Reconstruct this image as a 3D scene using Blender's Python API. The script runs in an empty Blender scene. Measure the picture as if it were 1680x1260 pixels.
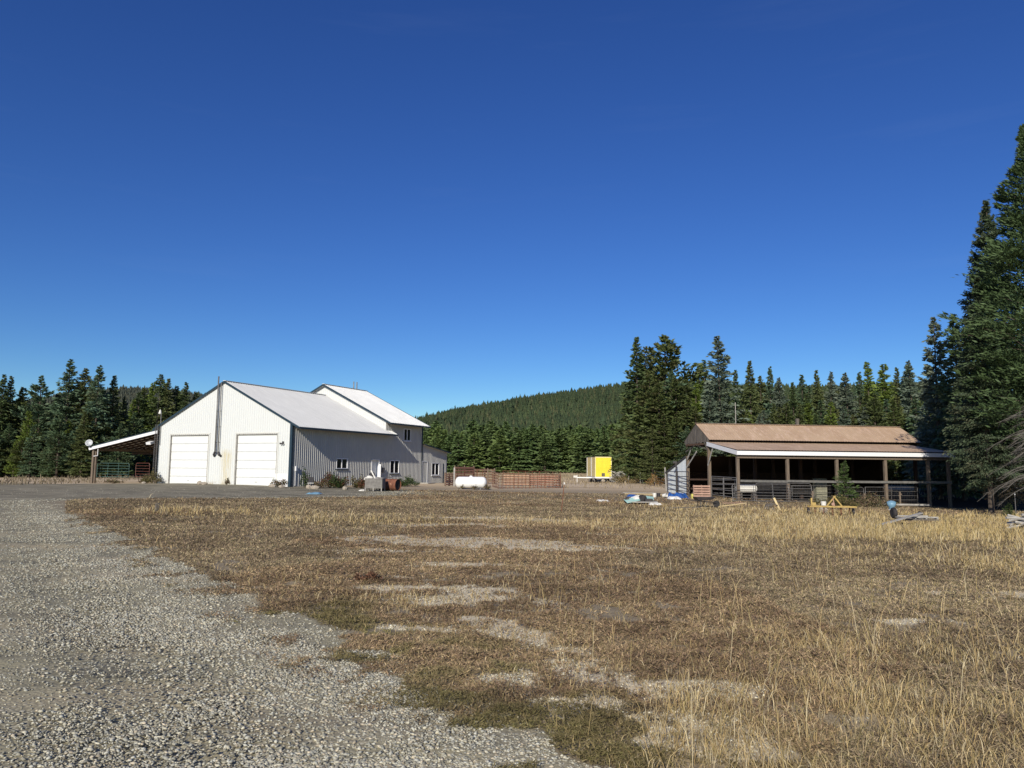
import bpy, math, random
import numpy as np
from mathutils import Vector, Matrix, Euler
sc = bpy.context.scene
col = sc.collection
D2R = math.radians

# ------------------------------------------------------------------ camera, world, sun, exposure
FPX, CX, CY = 1250.0, 840.0, 630.0
PITCH, ROLL, CAMZ = D2R(6.3), D2R(0.5), 1.6
_U0 = np.array([0, -math.sin(PITCH), math.cos(PITCH)]); _R0 = np.array([1.0, 0, 0])
CF = np.array([0, math.cos(PITCH), math.sin(PITCH)])
CR = math.cos(ROLL)*_R0 + math.sin(ROLL)*_U0
CU = -math.sin(ROLL)*_R0 + math.cos(ROLL)*_U0
cam_d = bpy.data.cameras.new('camera'); cam = bpy.data.objects.new('camera', cam_d); col.objects.link(cam)
cam_d.sensor_width = 36; cam_d.lens = FPX/1680*36; cam_d.clip_start = 0.1; cam_d.clip_end = 20000
m = Matrix.Identity(4)
for i in range(3):
    m[i][0] = CR[i]; m[i][1] = CU[i]; m[i][2] = -CF[i]
m.translation = (0, 0, CAMZ)
cam.matrix_world = m
sc.camera = cam

SUN_AZ, SUN_EL = D2R(16.0), D2R(26.0)      # travel azimuth of the light (from +Y to +X), elevation
sd = Vector((math.sin(SUN_AZ)*math.cos(SUN_EL), math.cos(SUN_AZ)*math.cos(SUN_EL), -math.sin(SUN_EL)))
sl = bpy.data.lights.new('sun', 'SUN'); so = bpy.data.objects.new('sun', sl); col.objects.link(so)
sl.energy = 4.9; sl.angle = D2R(0.5); sl.color = (1.0, 0.93, 0.81)
so.rotation_euler = sd.to_track_quat('-Z', 'Y').to_euler(); so.location = (-20, -40, 60)
w = bpy.data.worlds.new("World"); sc.world = w; w.use_nodes = True
nt = w.node_tree; nt.nodes.clear()
sky = nt.nodes.new('ShaderNodeTexSky'); sky.sky_type = 'NISHITA'; sky.sun_disc = False
sky.sun_elevation = SUN_EL; sky.sun_rotation = SUN_AZ + math.pi
sky.altitude = 1200; sky.air_density = 1.0; sky.dust_density = 0.4; sky.ozone_density = 3.0
# deeper, dry-air blue: colour squared over its blue channel keeps the brightness and deepens the hue
_sq = nt.nodes.new('ShaderNodeVectorMath'); _sq.operation = 'MULTIPLY'
_se = nt.nodes.new('ShaderNodeSeparateColor'); hs = nt.nodes.new('ShaderNodeVectorMath'); hs.operation = 'DIVIDE'
_cb = nt.nodes.new('ShaderNodeCombineColor')
nt.links.new(sky.outputs[0], _sq.inputs[0]); nt.links.new(sky.outputs[0], _sq.inputs[1]); nt.links.new(sky.outputs[0], _se.inputs[0])
for _i in range(3): nt.links.new(_se.outputs[2], _cb.inputs[_i])
nt.links.new(_sq.outputs[0], hs.inputs[0]); nt.links.new(_cb.outputs[0], hs.inputs[1])
# very faint cirrus
_tc = nt.nodes.new('ShaderNodeTexCoord'); _mp = nt.nodes.new('ShaderNodeMapping'); _mp.inputs['Scale'].default_value = (1.6, 1.6, 16); _mp.inputs['Rotation'].default_value = (.05, .06, 0)
_nz = nt.nodes.new('ShaderNodeTexNoise'); _nz.inputs['Scale'].default_value = 1.7; _nz.inputs['Detail'].default_value = 6; _nz.inputs['Roughness'].default_value = .6
_mr = nt.nodes.new('ShaderNodeMapRange'); _mr.inputs[1].default_value = .58; _mr.inputs[2].default_value = .85; _mr.inputs[4].default_value = .016; _mr.clamp = True
_mx = nt.nodes.new('ShaderNodeMix'); _mx.data_type = 'RGBA'; _mx.inputs[7].default_value = (7, 8, 9.5, 1)
nt.links.new(_tc.outputs['Generated'], _mp.inputs['Vector']); nt.links.new(_mp.outputs[0], _nz.inputs['Vector']); nt.links.new(_nz.outputs['Fac'], _mr.inputs[0]); nt.links.new(_mr.outputs[0], _mx.inputs[0]); nt.links.new(hs.outputs[0], _mx.inputs[6])
bg = nt.nodes.new('ShaderNodeBackground'); bg.inputs['Strength'].default_value = 0.10
wo = nt.nodes.new('ShaderNodeOutputWorld')
nt.links.new(_mx.outputs[2], bg.inputs['Color']); nt.links.new(bg.outputs[0], wo.inputs[0])
sc.view_settings.view_transform = 'Standard'; sc.view_settings.look = 'None'
sc.view_settings.exposure = 0.0; sc.view_settings.gamma = 1.0
sc.cycles.max_bounces = 5; sc.cycles.diffuse_bounces = 2; sc.cycles.transparent_max_bounces = 8

# ------------------------------------------------------------------ pixel <-> world helpers
def ray(px, py):
    v = CR*(px-CX) + CU*(CY-py) + CF*FPX
    return v
def pt(px, py, Y):
    v = ray(px, py); return v*(Y/v[1]) + np.array([0, 0, CAMZ])
def proj(p):
    q = np.array(p, float) - np.array([0, 0, CAMZ]); z = q@CF
    return CX + FPX*(q@CR)/z, CY - FPX*(q@CU)/z
def xat(px, Y, py=800):
    return pt(px, py, Y)[0]

# ------------------------------------------------------------------ noise
def _hash(ix, iy, seed):
    h = (ix.astype(np.int64)*374761393 + iy.astype(np.int64)*668265263 + seed*1274126177) & 0xffffffff
    h = ((h ^ (h >> 13))*1274126177) & 0xffffffff
    return ((h ^ (h >> 16)) & 0xffff)/65535.0
def vnoise(x, y, s=1.0, seed=0):
    x = np.asarray(x, float)/s; y = np.asarray(y, float)/s
    ix = np.floor(x); iy = np.floor(y); fx = x-ix; fy = y-iy
    fx = fx*fx*(3-2*fx); fy = fy*fy*(3-2*fy)
    a = _hash(ix, iy, seed); b = _hash(ix+1, iy, seed); c = _hash(ix, iy+1, seed); d = _hash(ix+1, iy+1, seed)
    return (a*(1-fx)+b*fx)*(1-fy) + (c*(1-fx)+d*fx)*fy
def fbm(x, y, s, seed=0, o=3):
    r = 0; t = 0
    for k in range(o):
        a = 0.5**k; r = r + a*vnoise(x, y, s*0.5**k, seed+k*17); t += a
    return r/t
def sstep(a, b, x):
    t = np.clip((np.asarray(x, float)-a)/(b-a), 0, 1); return t*t*(3-2*t)

# ------------------------------------------------------------------ terrain
CTRL = [(300, 794, 67), (476, 798.5, 65), (152, 793, 75), (75, 783, 97), (0, 783, 97), (300, 783, 100), (772, 803, 71), (985, 792, 111),
        (1211, 822, 58), (1366, 826.5, 59.5), (1500, 831, 61), (1140, 812, 68), (690, 793.5, 84), (860, 777, 230), (700, 777, 230), (1000, 779, 210),
        (1366, 848, 42), (1520, 866, 33), (925, 838, 37), (1100, 787, 115), (1400, 790, 110), (1640, 846, 45), (860, 801, 77), (300, 778, 200), (1060, 796, 90)]
_c = [pt(*c) for c in CTRL]
cp = [(p[0], p[1], p[2]) for p in _c]
for a in range(0, 360, 30):
    cp += [(3*math.sin(D2R(a)), 3*math.cos(D2R(a)), 0), (14*math.sin(D2R(a)), 14*math.cos(D2R(a)), -0.02 if a != 30 else -0.1)]
for a in range(60, 330, 30):
    cp += [(60*math.sin(D2R(a)), 60*math.cos(D2R(a)), -0.3), (260*math.sin(D2R(a)), 260*math.cos(D2R(a)), 0.0)]
cp = np.array(cp)
def _phi(r2): return np.sqrt(r2 + 64.0)
_d2 = ((cp[:, None, :2]-cp[None, :, :2])**2).sum(-1)
_K = _phi(_d2); _zm = cp[:, 2].mean()
_W = np.linalg.solve(_K - 0.25*np.eye(len(cp)), cp[:, 2]-_zm)
def gz(x, y, detail=True):
    x = np.atleast_1d(np.asarray(x, float)); y = np.atleast_1d(np.asarray(y, float))
    z = np.full(x.shape, _zm)
    for k in range(len(cp)):
        z += _W[k]*_phi((x-cp[k, 0])**2 + (y-cp[k, 1])**2)
    r = np.hypot(x, y)
    f = sstep(180, 330, r); z = z*(1-f) + 0.3*f
    if detail:
        n = 1 - sstep(60, 140, r)
        z = z + n*((fbm(x, y, 4.0, 3)-.5)*0.09*sstep(1, 6, r) + (fbm(x, y, 0.9, 9)-.5)*0.035)
    return z
def g1(x, y): return float(gz(x, y)[0])
def gp(px, py):
    v = ray(px, py); t = -CAMZ/v[2] if v[2] < 0 else 400/v[1]
    for _ in range(40):
        p = v*t; z = g1(p[0], p[1]); tn = (z-CAMZ)/v[2]; t = 0.5*t + 0.5*tn
    p = v*t; return np.array([p[0], p[1], g1(p[0], p[1])])
def at(px, D, py=810):
    x = xat(px, D, py); return (x, D, g1(x, D))

# ------------------------------------------------------------------ materials
MATS = {}
def _mix(nt, fac, a, b):
    n = nt.nodes.new('ShaderNodeMix'); n.data_type = 'RGBA'
    if isinstance(fac, float): n.inputs[0].default_value = fac
    else: nt.links.new(fac, n.inputs[0])
    for i, v in ((6, a), (7, b)):
        if isinstance(v, tuple): n.inputs[i].default_value = (*v, 1)
        else: nt.links.new(v, n.inputs[i])
    return n.outputs[2]
def _ramp(nt, fac, lo, hi):
    n = nt.nodes.new('ShaderNodeMapRange'); n.inputs[1].default_value = lo; n.inputs[2].default_value = hi; n.clamp = True
    nt.links.new(fac, n.inputs[0]); return n.outputs[0]
def _noise(nt, vec, scale, detail=3.0, rough=0.55):
    n = nt.nodes.new('ShaderNodeTexNoise'); n.inputs['Scale'].default_value = scale; n.inputs['Detail'].default_value = detail
    n.inputs['Roughness'].default_value = rough
    if vec is not None: nt.links.new(vec, n.inputs['Vector'])
    return n.outputs['Fac']
def _coord(nt, kind='Object', scale=(1, 1, 1)):
    t = nt.nodes.new('ShaderNodeTexCoord'); mp = nt.nodes.new('ShaderNodeMapping'); mp.inputs['Scale'].default_value = scale
    nt.links.new(t.outputs[kind], mp.inputs['Vector']); return mp.outputs[0]
def newmat(name):
    m = bpy.data.materials.new(name); m.use_nodes = True; nt = m.node_tree
    return m, nt, nt.nodes['Principled BSDF']
def mat(name, c1, c2=None, rough=0.6, metal=0.0, scale=3.0, stretch=(1, 1, 1), lo=.35, hi=.65, bump=0.0, bscale=None, spec=0.4, c3=None, s3=1.0, l3=.58, h3=.68):
    if name in MATS: return MATS[name]
    m, nt, b = newmat(name)
    c2 = c2 or tuple(v*0.8 for v in c1)
    v = _coord(nt, 'Object', stretch)
    f = _noise(nt, v, scale)
    c = _mix(nt, _ramp(nt, f, lo, hi), c1, c2)
    if c3:
        f3 = _noise(nt, v, s3, 5.0, .7); c = _mix(nt, _ramp(nt, f3, l3, h3), c, c3)
    nt.links.new(c, b.inputs['Base Color'])
    b.inputs['Roughness'].default_value = rough; b.inputs['Metallic'].default_value = metal
    b.inputs['Specular IOR Level'].default_value = spec
    if bump:
        bn = nt.nodes.new('ShaderNodeBump'); bn.inputs['Strength'].default_value = bump; bn.inputs['Distance'].default_value = 0.02
        nt.links.new(_noise(nt, v, bscale or scale*4, 4.0), bn.inputs['Height']); nt.links.new(bn.outputs[0], b.inputs['Normal'])
    MATS[name] = m; return m
def foliage(name, dark, light, tint, alt=None):
    m, nt, b = newmat(name)
    oi = nt.nodes.new('ShaderNodeObjectInfo')
    at_ = nt.nodes.new('ShaderNodeAttribute'); at_.attribute_name = 'leaf'
    v = _coord(nt, 'Object'); f = _noise(nt, v, 0.8, 4.0)
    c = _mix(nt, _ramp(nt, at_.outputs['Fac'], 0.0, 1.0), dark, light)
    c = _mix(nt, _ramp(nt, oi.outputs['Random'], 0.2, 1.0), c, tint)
    if alt: c = _mix(nt, _ramp(nt, f, .5, .72), c, alt)
    nt.links.new(c, b.inputs['Base Color']); b.inputs['Roughness'].default_value = 0.65; b.inputs['Specular IOR Level'].default_value = 0.25
    tr = nt.nodes.new('ShaderNodeBsdfTranslucent'); nt.links.new(c, tr.inputs['Color'])
    mx = nt.nodes.new('ShaderNodeMixShader'); mx.inputs[0].default_value = 0.15
    out = nt.nodes['Material Output']
    nt.links.new(b.outputs[0], mx.inputs[1]); nt.links.new(tr.outputs[0], mx.inputs[2]); nt.links.new(mx.outputs[0], out.inputs[0])
    return m
def colattr_mat(name, rough=0.8, trans=0.2, mul=1.0):
    m, nt, b = newmat(name)
    a = nt.nodes.new('ShaderNodeAttribute'); a.attribute_name = 'tone'
    nt.links.new(a.outputs['Color'], b.inputs['Base Color']); b.inputs['Roughness'].default_value = rough; b.inputs['Specular IOR Level'].default_value = 0.2
    if trans:
        tr = nt.nodes.new('ShaderNodeBsdfTranslucent'); nt.links.new(a.outputs['Color'], tr.inputs['Color'])
        mx = nt.nodes.new('ShaderNodeMixShader'); mx.inputs[0].default_value = trans
        nt.links.new(b.outputs[0], mx.inputs[1]); nt.links.new(tr.outputs[0], mx.inputs[2]); nt.links.new(mx.outputs[0], nt.nodes['Material Output'].inputs[0])
    return m

WHITE = mat('white_sheet_metal', (.64, .64, .60), (.60, .60, .56), rough=.42, scale=1.2, spec=.4)
def stain_wall(name):
    m, nt, b = newmat(name)
    v = _coord(nt, 'Object'); f = _noise(nt, v, 1.1)
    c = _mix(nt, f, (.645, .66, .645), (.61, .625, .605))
    # yellow-brown streak that runs down from the stove pipes
    t = nt.nodes.new('ShaderNodeTexCoord'); sp = nt.nodes.new('ShaderNodeSeparateXYZ'); nt.links.new(t.outputs['Object'], sp.inputs[0])
    def mr(sock, a, b_):
        n = nt.nodes.new('ShaderNodeMapRange'); n.inputs[1].default_value = a; n.inputs[2].default_value = b_; n.clamp = True; nt.links.new(sock, n.inputs[0]); return n.outputs[0]
    def mul(a, b_):
        n = nt.nodes.new('ShaderNodeMath'); n.operation = 'MULTIPLY'; nt.links.new(a, n.inputs[0]); nt.links.new(b_, n.inputs[1]); return n.outputs[0]
    x = mul(mr(sp.outputs['X'], -8.1, -7.4), mr(sp.outputs['X'], -6.5, -7.1)); z = mr(sp.outputs['Z'], 3.3, 2.7)
    nz = _noise(nt, _coord(nt, 'Object', (6, 1, .5)), 1.0)
    fac = mul(mul(x, z), mr(nz, .35, .65))
    c = _mix(nt, fac, c, (.52, .44, .24))
    bz = mul(mr(sp.outputs['Z'], .45, .05), mr(_noise(nt, v, 3.0), .4, .62))
    c = _mix(nt, bz, c, (.42, .37, .28))
    nt.links.new(c, b.inputs['Base Color']); b.inputs['Roughness'].default_value = .42
    return m
WALLF = stain_wall('white_front_siding')
WALLS = mat('white_siding_shaded', (.46, .455, .425), (.42, .415, .39), rough=.45, scale=.9)  # same white siding, colour lowered to deepen the shaded side
ROOFW = mat('white_roof_metal', (.72, .72, .68), (.66, .66, .62), rough=.38, scale=.6, spec=.5)
def ribbed_paint(name, c1, c2, period, dirt, lo=.0, hi=.36):
    """painted sheet whose grooves hold a line of grime between the ribs"""
    m, nt, b = newmat(name); v = _coord(nt, 'Object')
    c = _mix(nt, _ramp(nt, _noise(nt, v, .7, 4.0), .35, .65), c1, c2)
    t = nt.nodes.new('ShaderNodeTexCoord'); sp = nt.nodes.new('ShaderNodeSeparateXYZ'); nt.links.new(t.outputs['Object'], sp.inputs[0])
    def mth(op, a, b_=None):
        n = nt.nodes.new('ShaderNodeMath'); n.operation = op; nt.links.new(a, n.inputs[0])
        if b_ is not None: n.inputs[1].default_value = b_
        return n.outputs[0]
    fr = mth('FRACT', mth('DIVIDE', mth('ADD', sp.outputs['Y'], 50*period+.02), period))
    a = nt.nodes.new('ShaderNodeMath'); a.operation = 'LESS_THAN'; nt.links.new(fr, a.inputs[0]); a.inputs[1].default_value = hi
    st = _ramp(nt, _noise(nt, _coord(nt, 'Object', (.5, 3, .5)), 1.2, 4.0), .3, .7)
    f = nt.nodes.new('ShaderNodeMath'); f.operation = 'MULTIPLY_ADD'; nt.links.new(st, f.inputs[0]); f.inputs[1].default_value = .3; f.inputs[2].default_value = .6
    g = nt.nodes.new('ShaderNodeMath'); g.operation = 'MULTIPLY'; nt.links.new(a.outputs[0], g.inputs[0]); nt.links.new(f.outputs[0], g.inputs[1])
    c = _mix(nt, g.outputs[0], c, dirt)
    nt.links.new(c, b.inputs['Base Color']); b.inputs['Roughness'].default_value = .4
    return m
ROOFR = ribbed_paint('ribbed_roof_paint', (.76, .76, .73), (.69, .69, .66), .31, (.46, .46, .45), hi=.28)
BLUE = mat('slate_blue_trim', (.018, .036, .052), (.024, .046, .066), rough=.4, scale=4)
DOORW = mat('white_door_paint', (.73, .74, .72), (.69, .70, .68), rough=.4, scale=2)
GREYJ = mat('weathered_jamb', (.22, .21, .19), (.35, .33, .30), rough=.7, scale=4)
VINYL = mat('white_vinyl', (.80, .80, .80), (.76, .76, .76), rough=.35)
GLASS, _n, _b = newmat('window_glass'); _b.inputs['Base Color'].default_value = (.012, .015, .02, 1); _b.inputs['Roughness'].default_value = .06; _b.inputs['Specular IOR Level'].default_value = .7
CONC = mat('concrete', (.42, .40, .36), (.34, .32, .29), rough=.9, scale=5, bump=.3)
PIPE = mat('stove_pipe_metal', (.13, .13, .125), (.22, .21, .20), rough=.4, metal=.3, scale=6)
STEEL = mat('galvanised_steel', (.42, .43, .43), (.32, .33, .34), rough=.45, metal=.6, scale=9)
POSTW = mat('weathered_post_wood', (.20, .155, .115), (.12, .09, .065), rough=.85, scale=3, stretch=(6, 6, .6), bump=.5)
OLDW = mat('grey_old_boards', (.16, .14, .12), (.07, .06, .05), rough=.9, scale=3, stretch=(8, 8, .5), bump=.5)
SHADEW = mat('shaded_interior_wood', (.06, .035, .025), (.04, .024, .018), rough=.9, scale=3, stretch=(6, 6, .6))  # wood tone set dark to imitate the shade under the roofs
BROWNROOF = mat('rusty_brown_roof_metal', (.47, .34, .225), (.41, .285, .185), rough=.5, scale=.35, stretch=(3, 1, 1), c3=(.60, .44, .33), s3=1.1, l3=.5, h3=.75, spec=.45)
RUST = mat('rusted_steel', (.19, .075, .04), (.12, .05, .03), rough=.8, scale=6, c3=(.27, .13, .07), s3=9)
RUSTB = mat('rusty_barrel', (.22, .085, .045), (.13, .05, .03), rough=.75, scale=3, c3=(.38, .22, .15), s3=4)
REDB = mat('red_brown_boards', (.30, .145, .10), (.40, .22, .15), rough=.85, scale=2, stretch=(.6, 3, 8))
TANB = mat('tan_planks', (.46, .30, .20), (.34, .20, .13), rough=.85, scale=2, stretch=(.6, 3, 8))
TANK = mat('propane_white', (.84, .84, .82), (.80, .80, .78), rough=.35, scale=1.5)
YEL = mat('bright_yellow_paint', (.82, .68, .05), (.76, .61, .04), rough=.5, scale=1.3, c3=(.55, .43, .10), s3=2.2, l3=.60, h3=.72)
YELC = mat('chalky_yellow_rail', (.80, .76, .42), (.72, .66, .32), rough=.6)
YELP = mat('faded_yellow_frame', (.46, .33, .10), (.33, .22, .07), rough=.6, scale=5)
TRS = mat('tan_trailer_side', (.42, .33, .15), (.52, .44, .24), rough=.7, scale=1.2, stretch=(1, 1, .4))
BLACK = mat('black_rubber', (.02, .02, .02), (.035, .03, .03), rough=.8)
BLACKM = mat('black_painted_steel', (.03, .03, .035), (.06, .05, .045), rough=.5)
GRNG = mat('green_gate_paint', (.06, .12, .11), (.08, .15, .13), rough=.45)  # green taken darker to imitate the shade under the lean-to
REDG = mat('red_gate_paint', (.15, .055, .045), (.12, .05, .04), rough=.5)
GREYG = mat('grey_gate_steel', (.20, .195, .19), (.13, .12, .115), rough=.5, metal=.4)
TARP = mat('blue_tarp', (.035, .12, .38), (.02, .07, .25), rough=.45, scale=3)
BLUEP = mat('light_blue_plastic', (.15, .29, .40), (.20, .34, .44), rough=.4)
WPL = mat('white_plastic', (.72, .70, .64), (.62, .6, .55), rough=.5)
TEAL = mat('pale_teal_sheet', (.38, .58, .52), (.30, .48, .44), rough=.6)
PINKW = mat('pallet_wood', (.42, .27, .20), (.32, .19, .14), rough=.85, scale=3)
PALEW = mat('pale_new_wood', (.62, .50, .27), (.52, .40, .22), rough=.8, scale=3)
RAILW = mat('dark_grey_rail', (.17, .165, .15), (.11, .105, .10), rough=.85, scale=4)
GREYP = mat('silver_grey_plank', (.40, .38, .345), (.28, .265, .24), rough=.85, scale=4)
DISHM = mat('dish_grey', (.50, .52, .53), (.44, .46, .47), rough=.4)
ROCK = mat('rock', (.40, .34, .26), (.26, .23, .19), rough=.9, scale=6, bump=.6)
BARK = mat('conifer_bark', (.065, .05, .038), (.11, .085, .065), rough=.95, scale=5, stretch=(3, 3, .6), bump=.6)
DEADW = mat('dead_grey_branch', (.15, .135, .115), (.10, .09, .08), rough=.9, scale=5)
YELT = mat('yellow_tub', (.68, .62, .16), (.6, .52, .14), rough=.5)
BINM = mat('dull_grey_bin', (.21, .20, .18), (.14, .13, .12), rough=.7, scale=4)
SOILW = mat('shed_white_panel', (.82, .86, .86), (.70, .76, .78), rough=.5, scale=1.0, stretch=(2, 2, .2), c3=(.86, .88, .88), s3=1.4)

# ------------------------------------------------------------------ mesh helpers
class MB:
    def __init__(s): s.v = []; s.f = []
    def add(s, vs, fs):
        n = len(s.v); s.v += [tuple(map(float, p)) for p in vs]; s.f += [tuple(n+i for i in f) for f in fs]; return s
    def box(s, c, d, rot=None, taper=1.0):
        R = Euler(rot).to_matrix() if rot is not None else None
        vs = []
        for z in (-1, 1):
            for x, y in ((-1, -1), (1, -1), (1, 1), (-1, 1)):
                k = taper if z > 0 else 1
                p = Vector((x*d[0]/2*k, y*d[1]/2*k, z*d[2]/2))
                if R: p = R @ p
                vs.append((p.x+c[0], p.y+c[1], p.z+c[2]))
        return s.add(vs, [(3, 2, 1, 0), (4, 5, 6, 7), (0, 1, 5, 4), (1, 2, 6, 5), (2, 3, 7, 6), (3, 0, 4, 7)])
    def beam(s, a, b, w, h=None, up=(0, 0, 1)):
        h = h or w; a = Vector(a); b = Vector(b); d = (b-a)
        if d.length < 1e-6: return s
        d.normalize(); u = Vector(up)
        if abs(d.dot(u)) > .98: u = Vector((0, 1, 0))
        r = d.cross(u).normalized(); u = r.cross(d).normalized()
        vs = []
        for p in (a, b):
            for i, j in ((-1, -1), (1, -1), (1, 1), (-1, 1)): vs.append(p + r*(i*w/2) + u*(j*h/2))
        return s.add(vs, [(3, 2, 1, 0), (4, 5, 6, 7), (0, 1, 5, 4), (1, 2, 6, 5), (2, 3, 7, 6), (3, 0, 4, 7)])
    def tube(s, pts, r, n=6, cap=True):
        pts = [Vector(p) for p in pts]; rs = r if isinstance(r, (list, tuple)) else [r]*len(pts)
        vs = []; fs = []; prev = None
        for i, p in enumerate(pts):
            d = (pts[min(i+1, len(pts)-1)] - pts[max(i-1, 0)])
            d = d.normalized() if d.length > 1e-9 else Vector((0, 0, 1))
            if prev is None:
                u = Vector((0, 0, 1)) if abs(d.z) < .9 else Vector((1, 0, 0)); a = d.cross(u).normalized()
            else:
                a = (prev - d*prev.dot(d)); a = a.normalized() if a.length > 1e-6 else d.orthogonal().normalized()
            prev = a; b = d.cross(a)
            for k in range(n):
                t = 2*math.pi*k/n; vs.append(p + (a*math.cos(t)+b*math.sin(t))*rs[i])
        for i in range(len(pts)-1):
            for k in range(n):
                k2 = (k+1) % n; fs.append((i*n+k, i*n+k2, (i+1)*n+k2, (i+1)*n+k))
        if cap: fs += [tuple(range(n))[::-1], tuple((len(pts)-1)*n+k for k in range(n))]
        return s.add(vs, fs)
    def lathe(s, prof, c=(0, 0, 0), axis='z', n=20):
        vs = []; fs = []
        for r, z in prof:
            for k in range(n):
                t = 2*math.pi*k/n; a, b = r*math.cos(t), r*math.sin(t)
                p = (a, b, z) if axis == 'z' else ((z, a, b) if axis == 'x' else (a, z, b))
                vs.append((p[0]+c[0], p[1]+c[1], p[2]+c[2]))
        for i in range(len(prof)-1):
            for k in range(n):
                k2 = (k+1) % n; fs.append((i*n+k, i*n+k2, (i+1)*n+k2, (i+1)*n+k))
        fs += [tuple(range(n))[::-1], tuple((len(prof)-1)*n+k for k in range(n))]
        return s.add(vs, fs)
    def blob(s, c, r, seed=0, n=8, amp=.25):
        rnd = random.Random(seed); vs = []; fs = []; rows = 5
        for i in range(rows+1):
            ph = math.pi*i/rows
            for k in range(n):
                t = 2*math.pi*k/n; q = 1+rnd.uniform(-amp, amp)
                vs.append((c[0]+r[0]*q*math.sin(ph)*math.cos(t), c[1]+r[1]*q*math.sin(ph)*math.sin(t), c[2]+r[2]*q*math.cos(ph)))
        for i in range(rows):
            for k in range(n):
                k2 = (k+1) % n; fs.append((i*n+k, (i+1)*n+k, (i+1)*n+k2, i*n+k2))
        return s.add(vs, fs)
    def build(s, name, m, parent=None, smooth=False, bevel=0):
        me = bpy.data.meshes.new(name); me.from_pydata(s.v, [], s.f); me.update()
        me.materials.append(m)
        if smooth: me.polygons.foreach_set('use_smooth', [True]*len(me.polygons))
        o = bpy.data.objects.new(name, me); col.objects.link(o)
        if parent: o.parent = parent
        if bevel:
            bm = o.modifiers.new('bevel', 'BEVEL'); bm.width = bevel; bm.segments = 2; bm.limit_method = 'ANGLE'
        return o
def tag(o, label=None, cat=None, group=None, kind=None):
    if label: o['label'] = label
    if cat: o['category'] = cat
    if group: o['group'] = group
    if kind: o['kind'] = kind
    return o
def empty(name, loc, rz=0.0, label=None, cat=None, group=None, rot=None):
    o = bpy.data.objects.new(name, None); col.objects.link(o); o.location = loc
    o.rotation_euler = rot or (0, 0, rz); o.empty_display_size = .3
    return tag(o, label, cat, group)
CH = {}
def copy_thing(root, loc, rz=0.0, scale=None, label=None, group=None):
    r = root.copy(); col.objects.link(r); r.location = loc; r.rotation_euler = (0, 0, rz)
    if scale is not None: r.scale = scale
    if label: r['label'] = label
    if group: r['group'] = group
    if root.name not in CH:
        CH[root.name] = [(c, [g for g in bpy.data.objects if g.parent is c]) for c in bpy.data.objects if c.parent is root]
    for c, gs in CH[root.name]:
        d = c.copy(); col.objects.link(d); d.parent = r
        for g in gs:
            e = g.copy(); col.objects.link(e); e.parent = d
    return r
def np_mesh(name, V, F3, m, tones=None, attr='tone', F4=None, parent=None, leaf=None, faceattr=None):
    """fast mesh from arrays: V (n,3), F3 (k,3) triangles, F4 quads"""
    me = bpy.data.meshes.new(name); V = np.ascontiguousarray(V, np.float32)
    me.vertices.add(len(V)); me.vertices.foreach_set('co', V.ravel())
    n3 = 0 if F3 is None else len(F3); n4 = 0 if F4 is None else len(F4)
    li = []; tot = []
    if n3: li.append(np.asarray(F3, np.int32).ravel()); tot.append(np.full(n3, 3, np.int32))
    if n4: li.append(np.asarray(F4, np.int32).ravel()); tot.append(np.full(n4, 4, np.int32))
    li = np.concatenate(li); tot = np.concatenate(tot)
    me.loops.add(len(li)); me.loops.foreach_set('vertex_index', li)
    st = np.concatenate([[0], np.cumsum(tot)[:-1]]).astype(np.int32)
    me.polygons.add(len(tot)); me.polygons.foreach_set('loop_start', st)
    if hasattr(me.polygons[0], 'loop_total'):
        try: me.polygons.foreach_set('loop_total', tot)
        except Exception: pass
    if tones is not None:
        a = me.attributes.new(attr, 'FLOAT_COLOR', 'POINT'); c = np.ones((len(V), 4), np.float32); c[:, :3] = tones
        a.data.foreach_set('color', c.ravel())
    if leaf is not None:
        for k, arr in leaf.items():
            a = me.attributes.new(k, 'FLOAT', 'POINT'); a.data.foreach_set('value', np.ascontiguousarray(arr, np.float32))
    me.materials.append(m); me.update(calc_edges=True)
    o = bpy.data.objects.new(name, me); col.objects.link(o)
    if parent: o.parent = parent
    return o

# ------------------------------------------------------------------ zones on the ground
_edge_px = [(1000, 1258), (905, 1228), (845, 1190), (800, 1150), (735, 1122), (665, 1090), (600, 1055), (520, 1024), (440, 990), (345, 950), (260, 905), (190, 872), (125, 843), (75, 822)]
_e = [gp(*p) for p in _edge_px]
_ey = np.array([-60, 0, 2.5] + [p[1] for p in _e] + [40, 43, 47, 52, 64, 68, 72, 76, 90])
_ex = np.array([40, 6, 2.2] + [p[0] for p in _e] + [-19, -13, -9, -7, -7, -14, -30, -90, -200])
_o = np.argsort(_ey); _ey = _ey[_o]; _ex = _ex[_o]
def gravel_sd(x, y):
    d = np.interp(y, _ey, _ex) - x
    k = 0.10 + 0.005*np.hypot(x, y)
    return d + (fbm(x, y, .9, 21, 4)-.5)*5*k*.5 + (vnoise(x, y, .16, 33)-.5)*k*1.5 + (fbm(x, y, 3.5, 41, 2)-.5)*2*k
def gravel_m(x, y):
    r = np.hypot(x, y); wdt = .05 + .03*r*sstep(20, 50, r)*1.2 + .004*r
    return sstep(-wdt, wdt, gravel_sd(x, y))
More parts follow.
